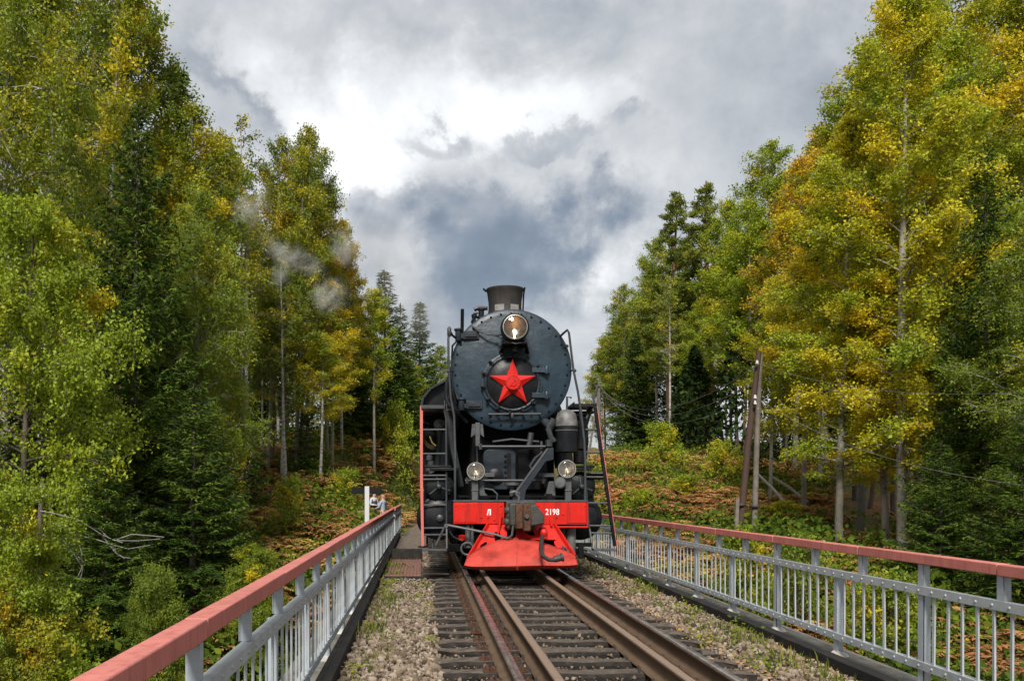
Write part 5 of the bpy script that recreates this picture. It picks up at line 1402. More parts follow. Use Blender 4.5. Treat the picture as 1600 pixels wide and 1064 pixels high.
# running boards, with the stays and clutter seen through the ladder
for s_ in (-1, 1):
    m = MB(); x0, x1 = LX + s_ * .95, LX + s_ * 1.56; m.box(min(x0, x1), max(x0, x1), YF + .7, YF + 11.2, 2.70, 2.745); part(m, 'running_board', 'black', bevel=.006)
    for k in range(5):
        m = MB(); y = YF + 1.0 + k * 2.1; m.prism([(LX + s_ * .9, 2.69), (LX + s_ * 1.5, 2.69), (LX + s_ * 1.5, 2.62), (LX + s_ * .95, 2.25)], y, y + .03); part(m, 'board_bracket', 'black_matt')
    m = MB(); m.lathe((LX + s_ * 1.25, YF + 2.2, 2.42), (0, 1, 0), [(.001, 0), (.15, .03), (.22, .1), (.22, 2.2), (.15, 2.28), (.001, 2.3)], 20); part(m, 'air_reservoir', 'black')
rl([(686, 655, YF + 1.2), (690, 690, YF + 1.2), (684, 735, YF + 1.0)], .09, 'pipe', 'black')
m = MB(); m.lathe(at(687, 663, YF + .8), (0, -1, .2), [(.10, -.1), (.11, .0), (.08, .06), (.001, .08)], 18); part(m, 'lubricator', 'heater_top')
for k in range(6):
    m = MB(); y_ = YF + 1.6; m.tube([at(661, 642 + k * 3.5, y_), at(676, 643 + k * 4.0, y_), at(690, 648 + k * 5, y_)], .016, 6); part(m, 'pipe', 'pipe')
rl([(672, 682, YF + .9), (676, 692, YF + .85), (682, 697, YF + .8)], .022, 'pipe', 'brass')
for q in ((671, 716), (673, 724), (670, 733), (674, 738)):
    m = MB(); m.lathe(at(q[0], q[1], YF + .7), (0, 0, 1), [(.04, -.05), (.06, -.03), (.06, .03), (.03, .06)], 10); part(m, 'lubricator', 'steel')

# --- cab, domes, tender and wheels behind
YCAB = YF + 9.6
roof = [(-1.56, 3.60), (-1.50, 3.85), (-1.28, 4.10), (-.9, 4.30), (-.45, 4.40), (0, 4.43), (.45, 4.40), (.9, 4.30), (1.28, 4.10), (1.50, 3.85), (1.56, 3.60)]
m = MB(); m.prism([(LX + x, z) for x, z in [(-1.5, 1.6)] + [(x * .965, z - .03) for x, z in roof] + [(1.5, 1.6)]], YCAB, YCAB + .06); cab = part(m, 'cab', 'black')
for s_ in (-1, 1):
    m = MB(); x = LX + s_ * 1.5; m.box(min(x, x + s_ * .04), max(x, x + s_ * .04), YCAB + .061, YCAB + 2.6, 1.6, 2.7); m.box(min(x, x + s_ * .04), max(x, x + s_ * .04), YCAB + .061, YCAB + .7, 2.701, 3.6); m.box(min(x, x + s_ * .04), max(x, x + s_ * .04), YCAB + 1.9, YCAB + 2.6, 2.701, 3.6); part(m, 'cab_side', 'black', parent=cab)
    m = MB(); m.box(x - .01, x + .01, YCAB + .701, YCAB + 1.899, 2.702, 3.5); part(m, 'cab_window', 'glass', parent=cab)
    m = MB(); m.prism(rrect(LX + s_ * 1.2 - .2, LX + s_ * 1.2 + .2, 3.0, 3.6, .06), YCAB - .02, YCAB - .002); part(m, 'cab_window_frame', 'pipe', parent=cab)
m = MB()
rp = [(LX + x, z + .02) for x, z in roof]; rq = [(LX + x * .97, z - .025) for x, z in reversed(roof)]
m.prism(rp + rq, YCAB - .25, YCAB + 3.1); part(m, 'cab_roof', 'bluish', parent=cab)
for y, r_, h_ in ((YF + 3.4, .42, .62), (YF + 5.8, .45, .55)):
    m = MB(); m.lathe((CX, y, CZ + RS - .2), (0, 0, 1), [(r_ + .1, 0), (r_, .12), (r_, h_ * .6), (r_ * .8, h_ * .85), (.001, h_)], 28); part(m, 'dome', 'black')
m = MB(); m.box(LX - .85, LX + .85, YF + 7.2, YCAB - .02, 1.5, 3.1); part(m, 'firebox', 'black_matt', bevel=.1)
def wheel(x, y, r_, spokes, name):
    m = MB(); m.lathe((x - .065, y, r_), (1, 0, 0), [(r_ * .90, 0), (r_, .0), (r_, .10), (r_ + .03, .105), (r_ + .03, .13), (r_ * .9, .13)], 36)
    m.lathe((x - .075, y, r_), (1, 0, 0), [(.13, 0), (.15, .02), (.15, .13), (.13, .15)], 16)
    w = part(m, name, 'black_matt')
    m = MB()
    for k in range(spokes):
        a = 2 * math.pi * k / spokes; m.bar((x, y + .13 * math.cos(a), r_ + .13 * math.sin(a)), (x, y + r_ * .91 * math.cos(a), r_ + r_ * .91 * math.sin(a)), .05, .04, (1, 0, 0))
    part(m, 'spokes', 'black_matt', parent=w)
for x in (.75, 2.27):
    wheel(x, YB + 1.35, .45, 10, 'pony_wheel')
    for k in range(5): wheel(x, YF + 2.75 + k * 1.6, .75, 16, 'driving_wheel')
for s_ in (-1, 1):
    m = MB(); x = LX + s_ * .98; m.box(x - .03, x + .03, YF + 2.75, YF + 9.15, .50, .62); part(m, 'coupling_rod', 'bright')
    m = MB(); x = LX + s_ * 1.12; m.bar((x, YF + 1.8, .86), (x, YF + 5.9, .55), .06, .12); m.bar((x, YF + 1.5, .88), (x, YF + 2.4, .86), .07, .07); part(m, 'connecting_rod', 'bright')
    for k in range(3):
        m = MB(); x = LX + s_ * (1.1 if k else 1.35); m.box(x - .06, x + .06, YF + 1.7 + k * 1.1, YF + 2.6 + k * 1.1, 1.0, 1.2); part(m, 'slide_bar', 'black_matt')
tender = empty('tender', (LX, YCAB + 3.4, 0), 'black tender coupled behind the locomotive cab', 'tender')
m = MB(); m.box(LX - 1.5, LX + 1.5, YCAB + 3.4, YCAB + 12, 1.35, 3.2); m.build('body', M['black'], tender, bevel=.05)
m = MB(); m.box(LX - 1.2, LX + 1.2, YCAB + 3.9, YCAB + 10, 3.202, 3.6); m.build('coal_bunker', M['black_matt'], tender, bevel=.05)
m = MB(); m.box(LX - 1.3, LX + 1.3, YCAB + 3.2, YCAB + 12.2, 1.1, 1.348); m.build('frame', M['black_matt'], tender, bevel=.02)
for k in range(4):
    for x in (.75, 2.27):
        m = MB(); m.lathe((x - .06, YCAB + (4.4, 6.2, 9.2, 11)[k], .5), (1, 0, 0), [(.45, 0), (.5, 0), (.5, .1), (.53, .105), (.53, .13), (.45, .13)], 28); m.lathe((x - .02, YCAB + (4.4, 6.2, 9.2, 11)[k], .5), (1, 0, 0), [(.46, 0), (.46, .04)], 28); m.build('wheel', M['black_matt'], tender)
# ================================================================ two people behind the railing's end
M['skin'] = mat('skin', (.50, .30, .22), .55, var=.06)
M['hair'] = mat('dark_hair', (.025, .018, .014), .6, var=.2)
M['hair_fair'] = mat('cropped_fair_hair', (.34, .20, .13), .7, var=.1)
M['white_shirt'] = mat('white_shirt', (.42, .43, .46), .8, var=.05)
M['blue_shirt'] = mat('pale_blue_shirt', (.28, .33, .42), .8, var=.08)
M['vest'] = mat('dark_vest', (.035, .04, .05), .8, var=.15)
M['dark_cloth'] = mat('dark_trousers', (.03, .03, .035), .85, var=.15)
M['grey_cloth'] = mat('grey_trousers', (.22, .23, .26), .85, var=.12)
M['eye'] = mat('eye', (.03, .025, .02), .3, var=0)
def skin_obj(name, verts, edges, radii, root_i, m, parent, levels=1):
    me = bpy.data.meshes.new(name); me.from_pydata(verts, edges, [])
    tmp = bpy.data.objects.new(name, me); col.objects.link(tmp)
    sk = tmp.modifiers.new('skin', 'SKIN'); sk.use_smooth_shade = True
    lay = me.skin_vertices[0] if me.skin_vertices else None
    if lay is None:
        bm = bmesh.new(); bm.from_mesh(me); bm.verts.layers.skin.verify(); bm.to_mesh(me); bm.free(); lay = me.skin_vertices[0]
    for i, r_ in enumerate(radii):
        lay.data[i].radius = r_ if isinstance(r_, tuple) else (r_, r_); lay.data[i].use_root = (i == root_i)
    ss = tmp.modifiers.new('sub', 'SUBSURF'); ss.levels = levels; ss.render_levels = levels
    dg = bpy.context.evaluated_depsgraph_get(); out = bpy.data.meshes.new_from_object(tmp.evaluated_get(dg)); bpy.data.objects.remove(tmp)
    out.materials.clear(); out.materials.append(m)
    out.polygons.foreach_set('use_smooth', np.ones(len(out.polygons), bool))
    return link(name, out, parent)
def person(px, Y, H, face, label, shirt, trousers, hair, vest=None, arm_l=None, arm_r=None):
    """face: heading the person looks along, degrees clockwise from +Y"""
    X = wx(px, Y); z0 = float(ground(X, Y)) - .01
    e = empty('person', (X, Y, z0), label, 'person', None)
    e.rotation_euler = (0, 0, -R(face)); e.scale = (H / 1.72,) * 3
    # local frame: +y is forward, +x the person's right
    V = [(0, 0, .95), (0, .01, 1.10), (0, .02, 1.28), (0, .0, 1.43), (0, .01, 1.50), (0, .03, 1.58), (0, .035, 1.66)]
    Rr = [(.15, .11), (.14, .10), (.165, .11), (.10, .08), .052, (.078, .095), (.062, .078)]
    E = [(i, i + 1) for i in range(6)]
    def chain(start, pts, rad):
        p = start
        for q, r_ in zip(pts, rad):
            V.append(q); Rr.append(r_); E.append((p, len(V) - 1)); p = len(V) - 1
        return p
    arms = {}
    for s_, tgt in ((-1, arm_l), (1, arm_r)):
        el, ha = tgt or ((s_ * .25, -.02, 1.13), (s_ * .24, .10, .88))
        arms[s_] = (el, ha)
        w = chain(3, [(s_ * .185, 0, 1.41), el, ha], [.058, .042, .030])
        d = (Vector(ha) - Vector(el)).normalized(); side = d.cross(Vector((0, 0, 1))).normalized(); up = side.cross(d)
        palm = chain(w, [tuple(Vector(ha) + d * .06)], [(.040, .022)])
        for k in range(4):
            b_ = Vector(ha) + d * .08 + side * (k - 1.5) * .019
            ln = (.068, .078, .074, .058)[k]
            chain(palm, [tuple(b_ + d * .01), tuple(b_ + d * ln * .55 - up * .008), tuple(b_ + d * ln * .9 - up * .03)], [.009, .0085, .007])
        tb = Vector(ha) + d * .025 - side * .03
        chain(w, [tuple(tb), tuple(tb + d * .03 - side * .018), tuple(tb + d * .058 - side * .022)], [.011, .0095, .008])
    for s_ in (-1, 1):
        chain(0, [(s_ * .095, 0, .88), (s_ * .10, .015, .50), (s_ * .105, -.02, .09), (s_ * .11, .10, .035), (s_ * .115, .17, .03)], [.088, .056, .040, .038, .028])
    body = skin_obj('body', V, E, Rr, 0, M['skin'], e)
    # clothing follows the same joints
    VS = [(0, 0, .93), (0, .01, 1.10), (0, .02, 1.28), (0, .0, 1.42), (0, .005, 1.47)]
    RS_ = [(.165, .125), (.155, .115), (.178, .122), (.125, .09), (.062, .06)]
    ES = [(i, i + 1) for i in range(4)]
    for s_ in (-1, 1):
        el, ha = arms[s_]
        b_ = len(VS); VS += [(s_ * .185, 0, 1.41), el, tuple(Vector(el).lerp(Vector(ha), .92))]; RS_ += [.072, .056, .044]; ES += [(3, b_), (b_, b_ + 1), (b_ + 1, b_ + 2)]
    skin_obj('shirt', VS, ES, RS_, 0, shirt, e)
    VT = [(0, 0, 1.0), (0, 0, .93)]; RT = [(.162, .122), (.168, .128)]; ET = [(0, 1)]
    for s_ in (-1, 1):
        b_ = len(VT); VT += [(s_ * .095, 0, .86), (s_ * .10, .015, .50), (s_ * .105, -.015, .08)]; RT += [.100, .074, .062]; ET += [(1, b_), (b_, b_ + 1), (b_ + 1, b_ + 2)]
    skin_obj('trousers', VT, ET, RT, 1, trousers, e)
    if vest:
        skin_obj('vest', [(0, -.01, .90), (0, 0, 1.10), (0, .01, 1.28), (0, -.012, 1.41)], [(0, 1), (1, 2), (2, 3)], [(.20, .165), (.19, .155), (.205, .155), (.165, .12)], 0, vest, e)
    m = MB(); hc = (0, .022, 1.655); n = 14
    for j in range(7):
        th = math.pi * .5 * j / 6
        for k in range(n):
            a = 2 * math.pi * k / n; back = max(0, -math.sin(a))
            m.v.append((hc[0] + .088 * math.sin(th) * math.cos(a), hc[1] + .105 * math.sin(th) * math.sin(a) - .012, hc[2] + .085 * math.cos(th) - back * .07 * (j / 6)))
    for j in range(6):
        for k in range(n): m.f.append((j * n + k, (j + 1) * n + k, (j + 1) * n + (k + 1) % n, j * n + (k + 1) % n))
    o = link('hair', m.mesh('hair', hair), e)
    m = MB(); m.sphere((-.03, .115, 1.625), .010, 8, 6); m.sphere((.03, .115, 1.625), .010, 8, 6); o = link('eyes', m.mesh('eyes', M['eye']), e)
    m = MB(); m.tube([(0, .112, 1.63), (0, .138, 1.595), (0, .118, 1.588)], .010, 6); [m.sphere((s_ * .083, .02, 1.60), .022, 8, 6, (.4, .8, 1.2)) for s_ in (-1, 1)]; m.bar((-.022, .118, 1.562), (.022, .118, 1.562), .008, .006); link('face', m.mesh('face', M['skin']), e)
    return e
person(584, 39.0, 1.58, 130, 'dark haired person in a dark vest over a white shirt, facing the engine', M['white_shirt'], M['dark_cloth'], M['hair'], M['vest'], arm_l=((-.27, .03, 1.14), (-.10, .24, 1.10)), arm_r=((.27, .03, 1.14), (.12, .24, 1.12)))
person(598.5, 38.2, 1.64, -62, 'fair headed person in a pale blue shirt turned towards the one in a vest', M['blue_shirt'], M['grey_cloth'], M['hair_fair'], None, arm_l=((-.25, .08, 1.15), (-.15, .30, 1.10)), arm_r=((.26, .02, 1.15), (.22, .24, 1.02)))
# ================================================================ trees: (kind, name, px, Y, top px, crown half width, label, yellow, green, orange)
TREES = [
 # ---- left wood, near
 ('birch_near', 'birch_tree', 5, 22, -260, 3.0, 'tall olive green birch filling the upper left corner of the wood', .30, .60, .0),
 ('broad_near', 'linden_tree', 30, 17.5, 330, 2.3, 'light green leafy tree reaching low boughs over the dark spruce', .22, .85, .0),
 ('broad_near', 'rowan_tree', -25, 11.5, 745, 1.45, 'small light green rowan with a few orange leaves at the lower edge', .22, .75, .9),
 ('spruce_near', 'spruce_tree', 205, 21, 165, 2.7, 'large dark spruce with drooping boughs behind the sloping red handrail', 0, 0, 0),
 ('birch_mid_b', 'birch_tree', 152, 29, -110, 2.1, 'tall birch with a speckled white trunk rising behind the large spruce', .32, .5, .1),
 ('birch_mid_b', 'birch_tree', 222, 33, 5, 2.7, 'dark thin-leaved birch topping the slope line above the large spruce', .30, .25, .2),
 ('spruce_mid', 'spruce_tree', 268, 34, 95, 2.6, 'olive spruce whose tip stands right of the thin-leaved birch', 0, 0, 0),
 ('birch_mid', 'birch_tree', 292, 31, 165, 2.5, 'green birch with yellow sprays and bent tip above the steam wisp', .34, .5, .2),
 ('birch_near', 'birch_tree', 305, 25, 300, 1.9, 'fresh green weeping birch between the large spruce and the white trunks', .14, .62, .0),
 ('spruce_near_b', 'spruce_tree', 255, 24, 420, 2.1, 'bushy mid green spruce under the weeping birch', 0, 0, 0),
 ('spruce_near_b', 'spruce_tree', 80, 19, 560, 2.3, 'shaded spruce below the light green leafy tree', 0, 0, 0),
 ('spruce_near_b', 'spruce_tree', 300, 19.5, 600, 2.0, 'spreading spruce with long low boughs just beyond the sloping handrail', 0, 0, 0),
 ('spruce_near', 'spruce_tree', 165, 16.5, 700, 2.0, 'dark low spruce behind the bleached branch', 0, 0, 0),
 ('spruce_near', 'spruce_tree', 340, 23, 690, 1.5, 'low dark spruce at the foot of the slope by the bracken', 0, 0, 0),
 ('young_spruce', 'spruce_tree', 385, 33, 640, 1.25, 'young spruce at the base of the two white trunks', 0, 0, 0),
 ('young_spruce', 'spruce_tree', 480, 42, 645, 1.5, 'young spruce in front of the brown pine trunk', 0, 0, 0),
 ('young_spruce', 'spruce_tree', 640, 66, 610, 1.6, 'little spruce on the bank nearest the engine cab', 0, 0, 0),
 # ---- left wood, the group with the steam
 ('birch_mid_b', 'birch_tree', 350, 36, 205, 1.7, 'yellowish birch with pale trunk standing left of the steam wisps', .50, .55, .1),
 ('thin_mid', 'birch_tree', 378, 37, 182, 1.5, 'sparse grey topped birch with bare twigs behind the steam', .30, .30, .3),
 ('thin_mid', 'birch_tree', 386, 34, 300, 1.6, 'slender birch with a slanting white trunk and drooping dead twigs', .42, .40, .3),
 ('birch_mid', 'birch_tree', 418, 42, 208, 2.0, 'drooping green birch with rusty red tuft near its top', .32, .45, .5),
 ('birch_mid_b', 'birch_tree', 482, 45, 192, 1.9, 'birch with a wispy dark crest, highest right of the drooping one', .30, .35, .1),
 ('aspen_mid', 'aspen_tree', 462, 42, 232, 2.0, 'dense olive aspen in the middle of the left wood', .36, .45, .0),
 ('aspen_mid_b', 'aspen_tree', 512, 46, 285, 1.9, 'yellow flecked aspen at the sky edge behind the steam', .58, .42, .35),
 ('birch_mid', 'birch_tree', 534, 49, 345, 1.8, 'orange tinged birch on the outer edge of the left wood', .55, .30, .55),
 ('aspen_mid', 'aspen_tree', 520, 44, 440, 1.7, 'golden leaved aspen low on the edge beside the dark conifers', .62, .60, .2),
 ('birch_mid', 'birch_tree', 440, 40, 420, 1.8, 'green birch half hiding the brown trunks of the left wood', .25, .45, .0),
 ('birch_mid_b', 'birch_tree', 500, 41, 520, 1.5, 'pale yellow green birch hanging low over the bracken', .45, .75, .1),
 ('pine_mid', 'pine_tree', 426, 44, 330, 1.9, 'pine with a straight reddish brown trunk among the left birches', 0, 0, 0),
 ('thin_mid', 'birch_tree', 447, 39, 400, 1.2, 'birch with a thick white trunk right of the brown pine trunk', .35, .4, 0),
 ('thin_mid', 'birch_tree', 409, 45, 390, 1.0, 'very thin pale trunked birch left of the brown pine trunk', .35, .4, 0),
 ('sapling', 'aspen_tree', 368, 33, 545, .9, 'golden yellow sapling glowing before the slanting white trunk', .82, .6, .1),
 ('spruce_mid', 'spruce_tree', 545, 56, 395, 2.8, 'dark spruce just outside the golden edge of the left wood', 0, 0, 0),
 ('aspen_mid_b', 'aspen_tree', 585, 52, 452, 1.7, 'bright yellow green aspen above the telegraph pole', .40, .95, .0),
 ('spruce_mid', 'spruce_tree', 603, 62, 423, 3.1, 'tallest pointed spruce left of the engine', 0, 0, 0),
 ('spruce_mid_b', 'spruce_tree', 625, 66, 478, 3.0, 'second pointed spruce, between the tallest one and the engine', 0, 0, 0),
 ('spruce_mid', 'spruce_tree', 655, 74, 472, 3.0, 'thin misty spruce nearest the locomotive smoke', 0, 0, 0),
 ('birch_mid', 'birch_tree', 640, 70, 560, 1.9, 'yellow green birch below the misty spruce', .36, .75, 0),
 ('aspen_mid', 'aspen_tree', 690, 84, 540, 2.4, 'soft green tree peeping out behind the smokebox handrail', .2, .6, 0),
 ('spruce_mid_b', 'spruce_tree', 566, 60, 520, 2.6, 'dark spruce backing the telegraph crosspiece', 0, 0, 0),
 # ---- right wood, from the engine outwards
 ('birch_mid', 'birch_tree', 948, 80, 530, 2.4, 'feathery weeping birch at the sky edge beside the engine ladder', .38, .45, .15),
 ('spruce_mid', 'spruce_tree', 990, 68, 520, 2.3, 'dark green spruce at the meadow end of the right wood', 0, 0, 0),
 ('birch_mid', 'birch_tree', 975, 74, 445, 2.2, 'olive birch with hanging twigs left of the twin pines', .30, .40, .1),
 ('pine_mid', 'pine_tree', 1044, 62, 298, 3.4, 'broad dark pine, first of the twin tops right of the engine', 0, 0, 0),
 ('pine_mid_b', 'pine_tree', 1112, 60, 278, 3.3, 'pine with an orange trunk, second of the twin tops', 0, 0, 0),
 ('spruce_mid', 'spruce_tree', 1008, 74, 410, 2.4, 'tall spruce filling the gap left of the first twin pine', 0, 0, 0),
 ('birch_mid', 'birch_tree', 1026, 70, 372, 2.7, 'light green birch leaning out left of the first twin pine', .25, .75, 0),
 ('spruce_mid_b', 'spruce_tree', 1078, 68, 420, 2.2, 'dark spruce standing between the twin pines', 0, 0, 0),
 ('aspen_mid', 'aspen_tree', 1092, 58, 470, 1.9, 'fresh green aspen low between the twin pines', .22, .85, 0),
 ('birch_mid', 'birch_tree', 962, 78, 490, 2.7, 'greenish birch between the feathery birch and the meadow spruce', .3, .6, 0),
 ('aspen_mid', 'aspen_tree', 1175, 50, 310, 2.9, 'tall lime green aspen left of the green pointed birch', .2, 1.0, 0),
 ('aspen_mid_b', 'aspen_tree', 1143, 57, 318, 2.0, 'green aspen with a narrow top right of the orange trunked pine', .28, .75, .1),
 ('aspen_near_b', 'aspen_tree', 1440, 29, -40, 2.6, 'green gold aspen filling the gap right of the tallest golden one', .42, .8, .1),
 ('thin_mid', 'birch_tree', 1047, 56, 430, 1.3, 'birch with a clean white lower trunk under the first twin pine', .35, .5, 0),
 ('aspen_mid_b', 'aspen_tree', 1152, 52, 395, 2.2, 'bright lime green aspen beside the orange pine trunk', .26, 1.0, 0),
 ('birch_mid', 'birch_tree', 1208, 56, 225, 3.3, 'green pointed birch rising left of the orange aspen', .20, .60, 0),
 ('aspen_mid', 'aspen_tree', 1242, 46, 245, 2.7, 'orange brown aspen above the pair of poles', .62, .45, .75),
 ('aspen_mid_b', 'aspen_tree', 1290, 47, 205, 3.0, 'rust tinged aspen with open airy top behind the golden ones', .50, .50, .60),
 ('aspen_mid', 'aspen_tree', 1203, 36, 430, 1.5, 'yellow green aspen whose pale trunk stands just right of the poles', .42, .80, .1),
 ('aspen_mid_b', 'aspen_tree', 1255, 34, 395, 1.8, 'slim aspen with a speckled white trunk left of the thick pale one', .50, .60, .2),
 ('aspen_near', 'aspen_tree', 1312, 27.5, 185, 2.3, 'yellow and lime aspen on a thick pale trunk behind the railing', .46, 1.0, .05),
 ('aspen_near_b', 'aspen_tree', 1345, 31, 70, 2.8, 'tall green aspen with orange flecks left of the tallest golden one', .38, .80, .2),
 ('aspen_near', 'aspen_tree', 1410, 25.5, -60, 2.8, 'tallest golden aspen on a pale trunk above the handrail', .50, .85, .1),
 ('aspen_near_b', 'aspen_tree', 1385, 27, 330, 2.0, 'bright yellow aspen low in front, with a dark trunk', .70, .80, .1),
 ('aspen_near', 'aspen_tree', 1480, 30, -150, 3.1, 'green and gold aspen cut off by the top of the picture', .42, .75, .15),
 ('aspen_near_b', 'aspen_tree', 1462, 25.8, 470, 1.2, 'aspen with a mossy mid-height trunk between the gold one and the dark spruce', .45, .6, .1),
 ('spruce_near', 'spruce_tree', 1540, 24, 225, 2.3, 'black green spruce behind the golden aspen and the grey green birch', 0, 0, 0),
 ('aspen_near_b', 'aspen_tree', 1590, 31, -170, 2.9, 'yellowing aspen in the upper right corner of the wood', .40, .65, .15),
 ('birch_near', 'birch_tree', 1640, 20.5, 250, 2.2, 'grey green birch at the right border in front of the black green spruce', .16, .40, 0),
 ('spruce_near_b', 'spruce_tree', 1600, 19, 640, 2.0, 'shaded spruce low behind the nearest bars of the railing', 0, 0, 0),
 ('spruce_near', 'spruce_tree', 1470, 21.5, 690, 1.7, 'low dark spruce below the golden aspen trunks', 0, 0, 0),
 ('young_spruce', 'spruce_tree', 1180, 43, 690, 1.6, 'small spruce behind the pair of poles', 0, 0, 0),
 ('shrub', 'willow_shrub', 1032, 46, 672, 1.4, 'yellow green bush at the meadow edge under the twin pines', .30, .95, 0),
 ('shrub_b', 'willow_shrub', 1130, 43, 700, 1.3, 'yellowish bush in front of the orange pine trunk', .45, .75, 0),
 ('shrub', 'willow_shrub', 985, 52, 712, 1.6, 'golden green bush close beside the engine ladder', .50, .85, .1),
 ('broad_near', 'hazel_shrub', 250, 13.5, 890, .6, 'round leaved green bush under the sloping handrail', .1, .45, 0),
 ('broad_near', 'hazel_shrub', 395, 19, 855, 1.0, 'small green bush between handrail and rusty bracken', .25, .65, 0),
 ('broad_near', 'hazel_shrub', 335, 24, 730, .8, 'blue green bush nestling against the big spruce boughs', .03, .55, 0),
 ('shrub_b', 'willow_shrub', 620, 56, 650, 1.3, 'light green bush on the bank left of the cab', .3, .85, 0),
 ('shrub', 'willow_shrub', 455, 30, 760, .8, 'green bush in the middle of the rusty bracken slope', .2, .6, 0),
 ('shrub_b', 'hazel_shrub', 1245, 20, 868, 1.1, 'dark leafy bush seen through the middle bars of the right railing', .12, .35, 0),
 ('shrub', 'willow_shrub', 1075, 38, 748, 1.2, 'green bush halfway down the right bank, left of the poles', .25, .75, 0),
 ('shrub_b', 'willow_shrub', 1000, 36, 772, 1.1, 'lime bush on the bank just above the far railing bars', .3, .85, 0),
 ('shrub_b', 'willow_shrub', 1225, 33, 790, 1.1, 'low yellow bush between the pale aspen trunks', .5, .8, .1),
 ('shrub', 'willow_shrub', 540, 40, 742, 1.1, 'green bush on the left bank behind the black signboard', .22, .8, 0),
 ('shrub', 'hazel_shrub', 1150, 22, 850, 1.0, 'green bush behind the bars below the pair of poles', .2, .5, .1),
 ('shrub', 'hazel_shrub', 1390, 17, 920, 1.0, 'leafy bush low behind the bars under the pale trunks', .2, .45, .1),
 ('broad_near', 'hazel_shrub', 20, 11, 925, .9, 'rust flecked bush at the bottom left border', .45, .5, .8),
]
for i, (kind, name, px, Y, top, w, label, ye, gr, orr) in enumerate(TREES):
    plant(kind, name, px, Y, top, w, label, 'shrub' if 'shrub' in name else 'tree', ye + (.05 if px > 1150 and ye > .2 else 0), min(gr + (.12 if px > 900 else 0), 1.0), orr, rot=(i * 2.39996) % 6.283)
# deeper trees that fill the wood behind; nothing in the photograph tells them apart within a group
dr = np.random.default_rng(77)
DEEP = [
 ('left', [(70, 34, -60), (-40, 30, -120), (110, 42, 60), (190, 44, 60), (250, 46, 180), (330, 48, 260), (365, 52, 290), (405, 54, 300), (440, 58, 300), (475, 60, 330), (505, 62, 380), (535, 68, 440), (300, 54, 250), (160, 52, 30), (20, 44, -60), (-90, 36, -140)]),
 ('right', [(1010, 84, 440), (1065, 76, 380), (1090, 80, 360), (1140, 72, 380), (1180, 66, 330), (1225, 64, 310), (1265, 60, 270), (1300, 58, 280), (1340, 54, 200), (1385, 50, 150), (1430, 48, 60), (1480, 46, 20), (1530, 44, 10), (1585, 40, 0), (1640, 38, -40), (1700, 36, -60)]),
]
for side, pts in DEEP:
    for i, (px, Y, top) in enumerate(pts):
        conif = dr.random() < (.55 if side == 'left' else .42)
        k = ['spruce_mid', 'spruce_mid_b', 'pine_mid_b'][int(dr.integers(3))] if conif else ['birch_mid', 'aspen_mid', 'birch_mid_b', 'aspen_mid_b'][int(dr.integers(4))]
        nm = ('pine_tree' if 'pine' in k else 'spruce_tree') if conif else ('birch_tree' if 'birch' in k else 'aspen_tree')
        lab = {'left': 'tree standing deep in the wood on the left, behind the edge trees', 'right': 'tree standing deep in the wood on the right, behind the edge trees'}[side]
        lab = ''
        plant(k, nm, px + dr.normal(0, 4), Y, top, dr.uniform(2.0, 2.7), lab, 'tree', dr.uniform(.2, .5), dr.uniform(.25, .55), dr.uniform(0, .4), group=('conifers' if conif else 'broadleaf trees') + ' deep in the %s wood' % side)['px'] = px
# bare or half bare trunks inside the wood
TRUNKS = [(395, 41), (470, 46), (355, 43), (434, 50), (1075, 64), (1095, 66), (1130, 58), (1228, 48), (1165, 50), (1282, 42), (1335, 38), (1358, 36), (1430, 34), (1395, 33)]
tv = []
for k in range(3):
    r = np.random.default_rng(500 + k); T = Tubes(); z = np.linspace(0, 1, 12)
    tr = np.stack([np.cumsum(r.normal(0, .05, 12)), np.cumsum(r.normal(0, .05, 12)), z * 12], 1); tr[:, :2] -= tr[0, :2]
    T.add(tr, .09 * (1.02 - z) ** .7 + .01, 8)
    for j in range(34):
        t = r.uniform(.12, .98); a = r.random() * 6.28; L = r.uniform(.3, 1.5) * (1.15 - t * .5)
        b0 = np.array([np.interp(t, z, tr[:, 0]), np.interp(t, z, tr[:, 1]), t * 12]); d = np.array([math.cos(a), math.sin(a), r.normal(-.1, .3)])
        s = np.linspace(0, 1, 5); P = b0 + d * (L * s)[:, None]; P[:, 2] -= .25 * L * s ** 2; P[1:] += r.normal(0, .05 * L, (4, 3))
        T.add(P, .016 * (1 - s * .8), 3)
        if r.random() < .6:
            q = P[3]; T.add(np.stack([q, q + r.normal(0, .25, 3) * L + d * .2 * L, q + r.normal(0, .3, 3) * L + d * .4 * L]), [.008, .006, .003], 3)
    tv.append(T)
for i, (px, Y) in enumerate(TRUNKS):
    X = wx(px, Y); z0 = float(ground(X, Y)) - .2
    left = px < 660
    mm = ['birch_bark', 'spruce_bark', 'pine_bark'][i % 3]
    e = empty('dead_tree', (X, Y, z0), 'leafless standing trunk with dead twigs inside the %s wood' % ('left' if left else 'right'), 'dead tree', 'leafless trunks in the %s wood' % ('left' if left else 'right'))
    key = (i % 3, mm)
    if key not in _first: _first[key] = tv[i % 3].mesh('trunk', M[mm])
    link('trunk', _first[key], e); e.scale = (1, 1, dr.uniform(.55, .85)); e.rotation_euler = (dr.normal(0, .03), dr.normal(0, .03), dr.random() * 6.28)

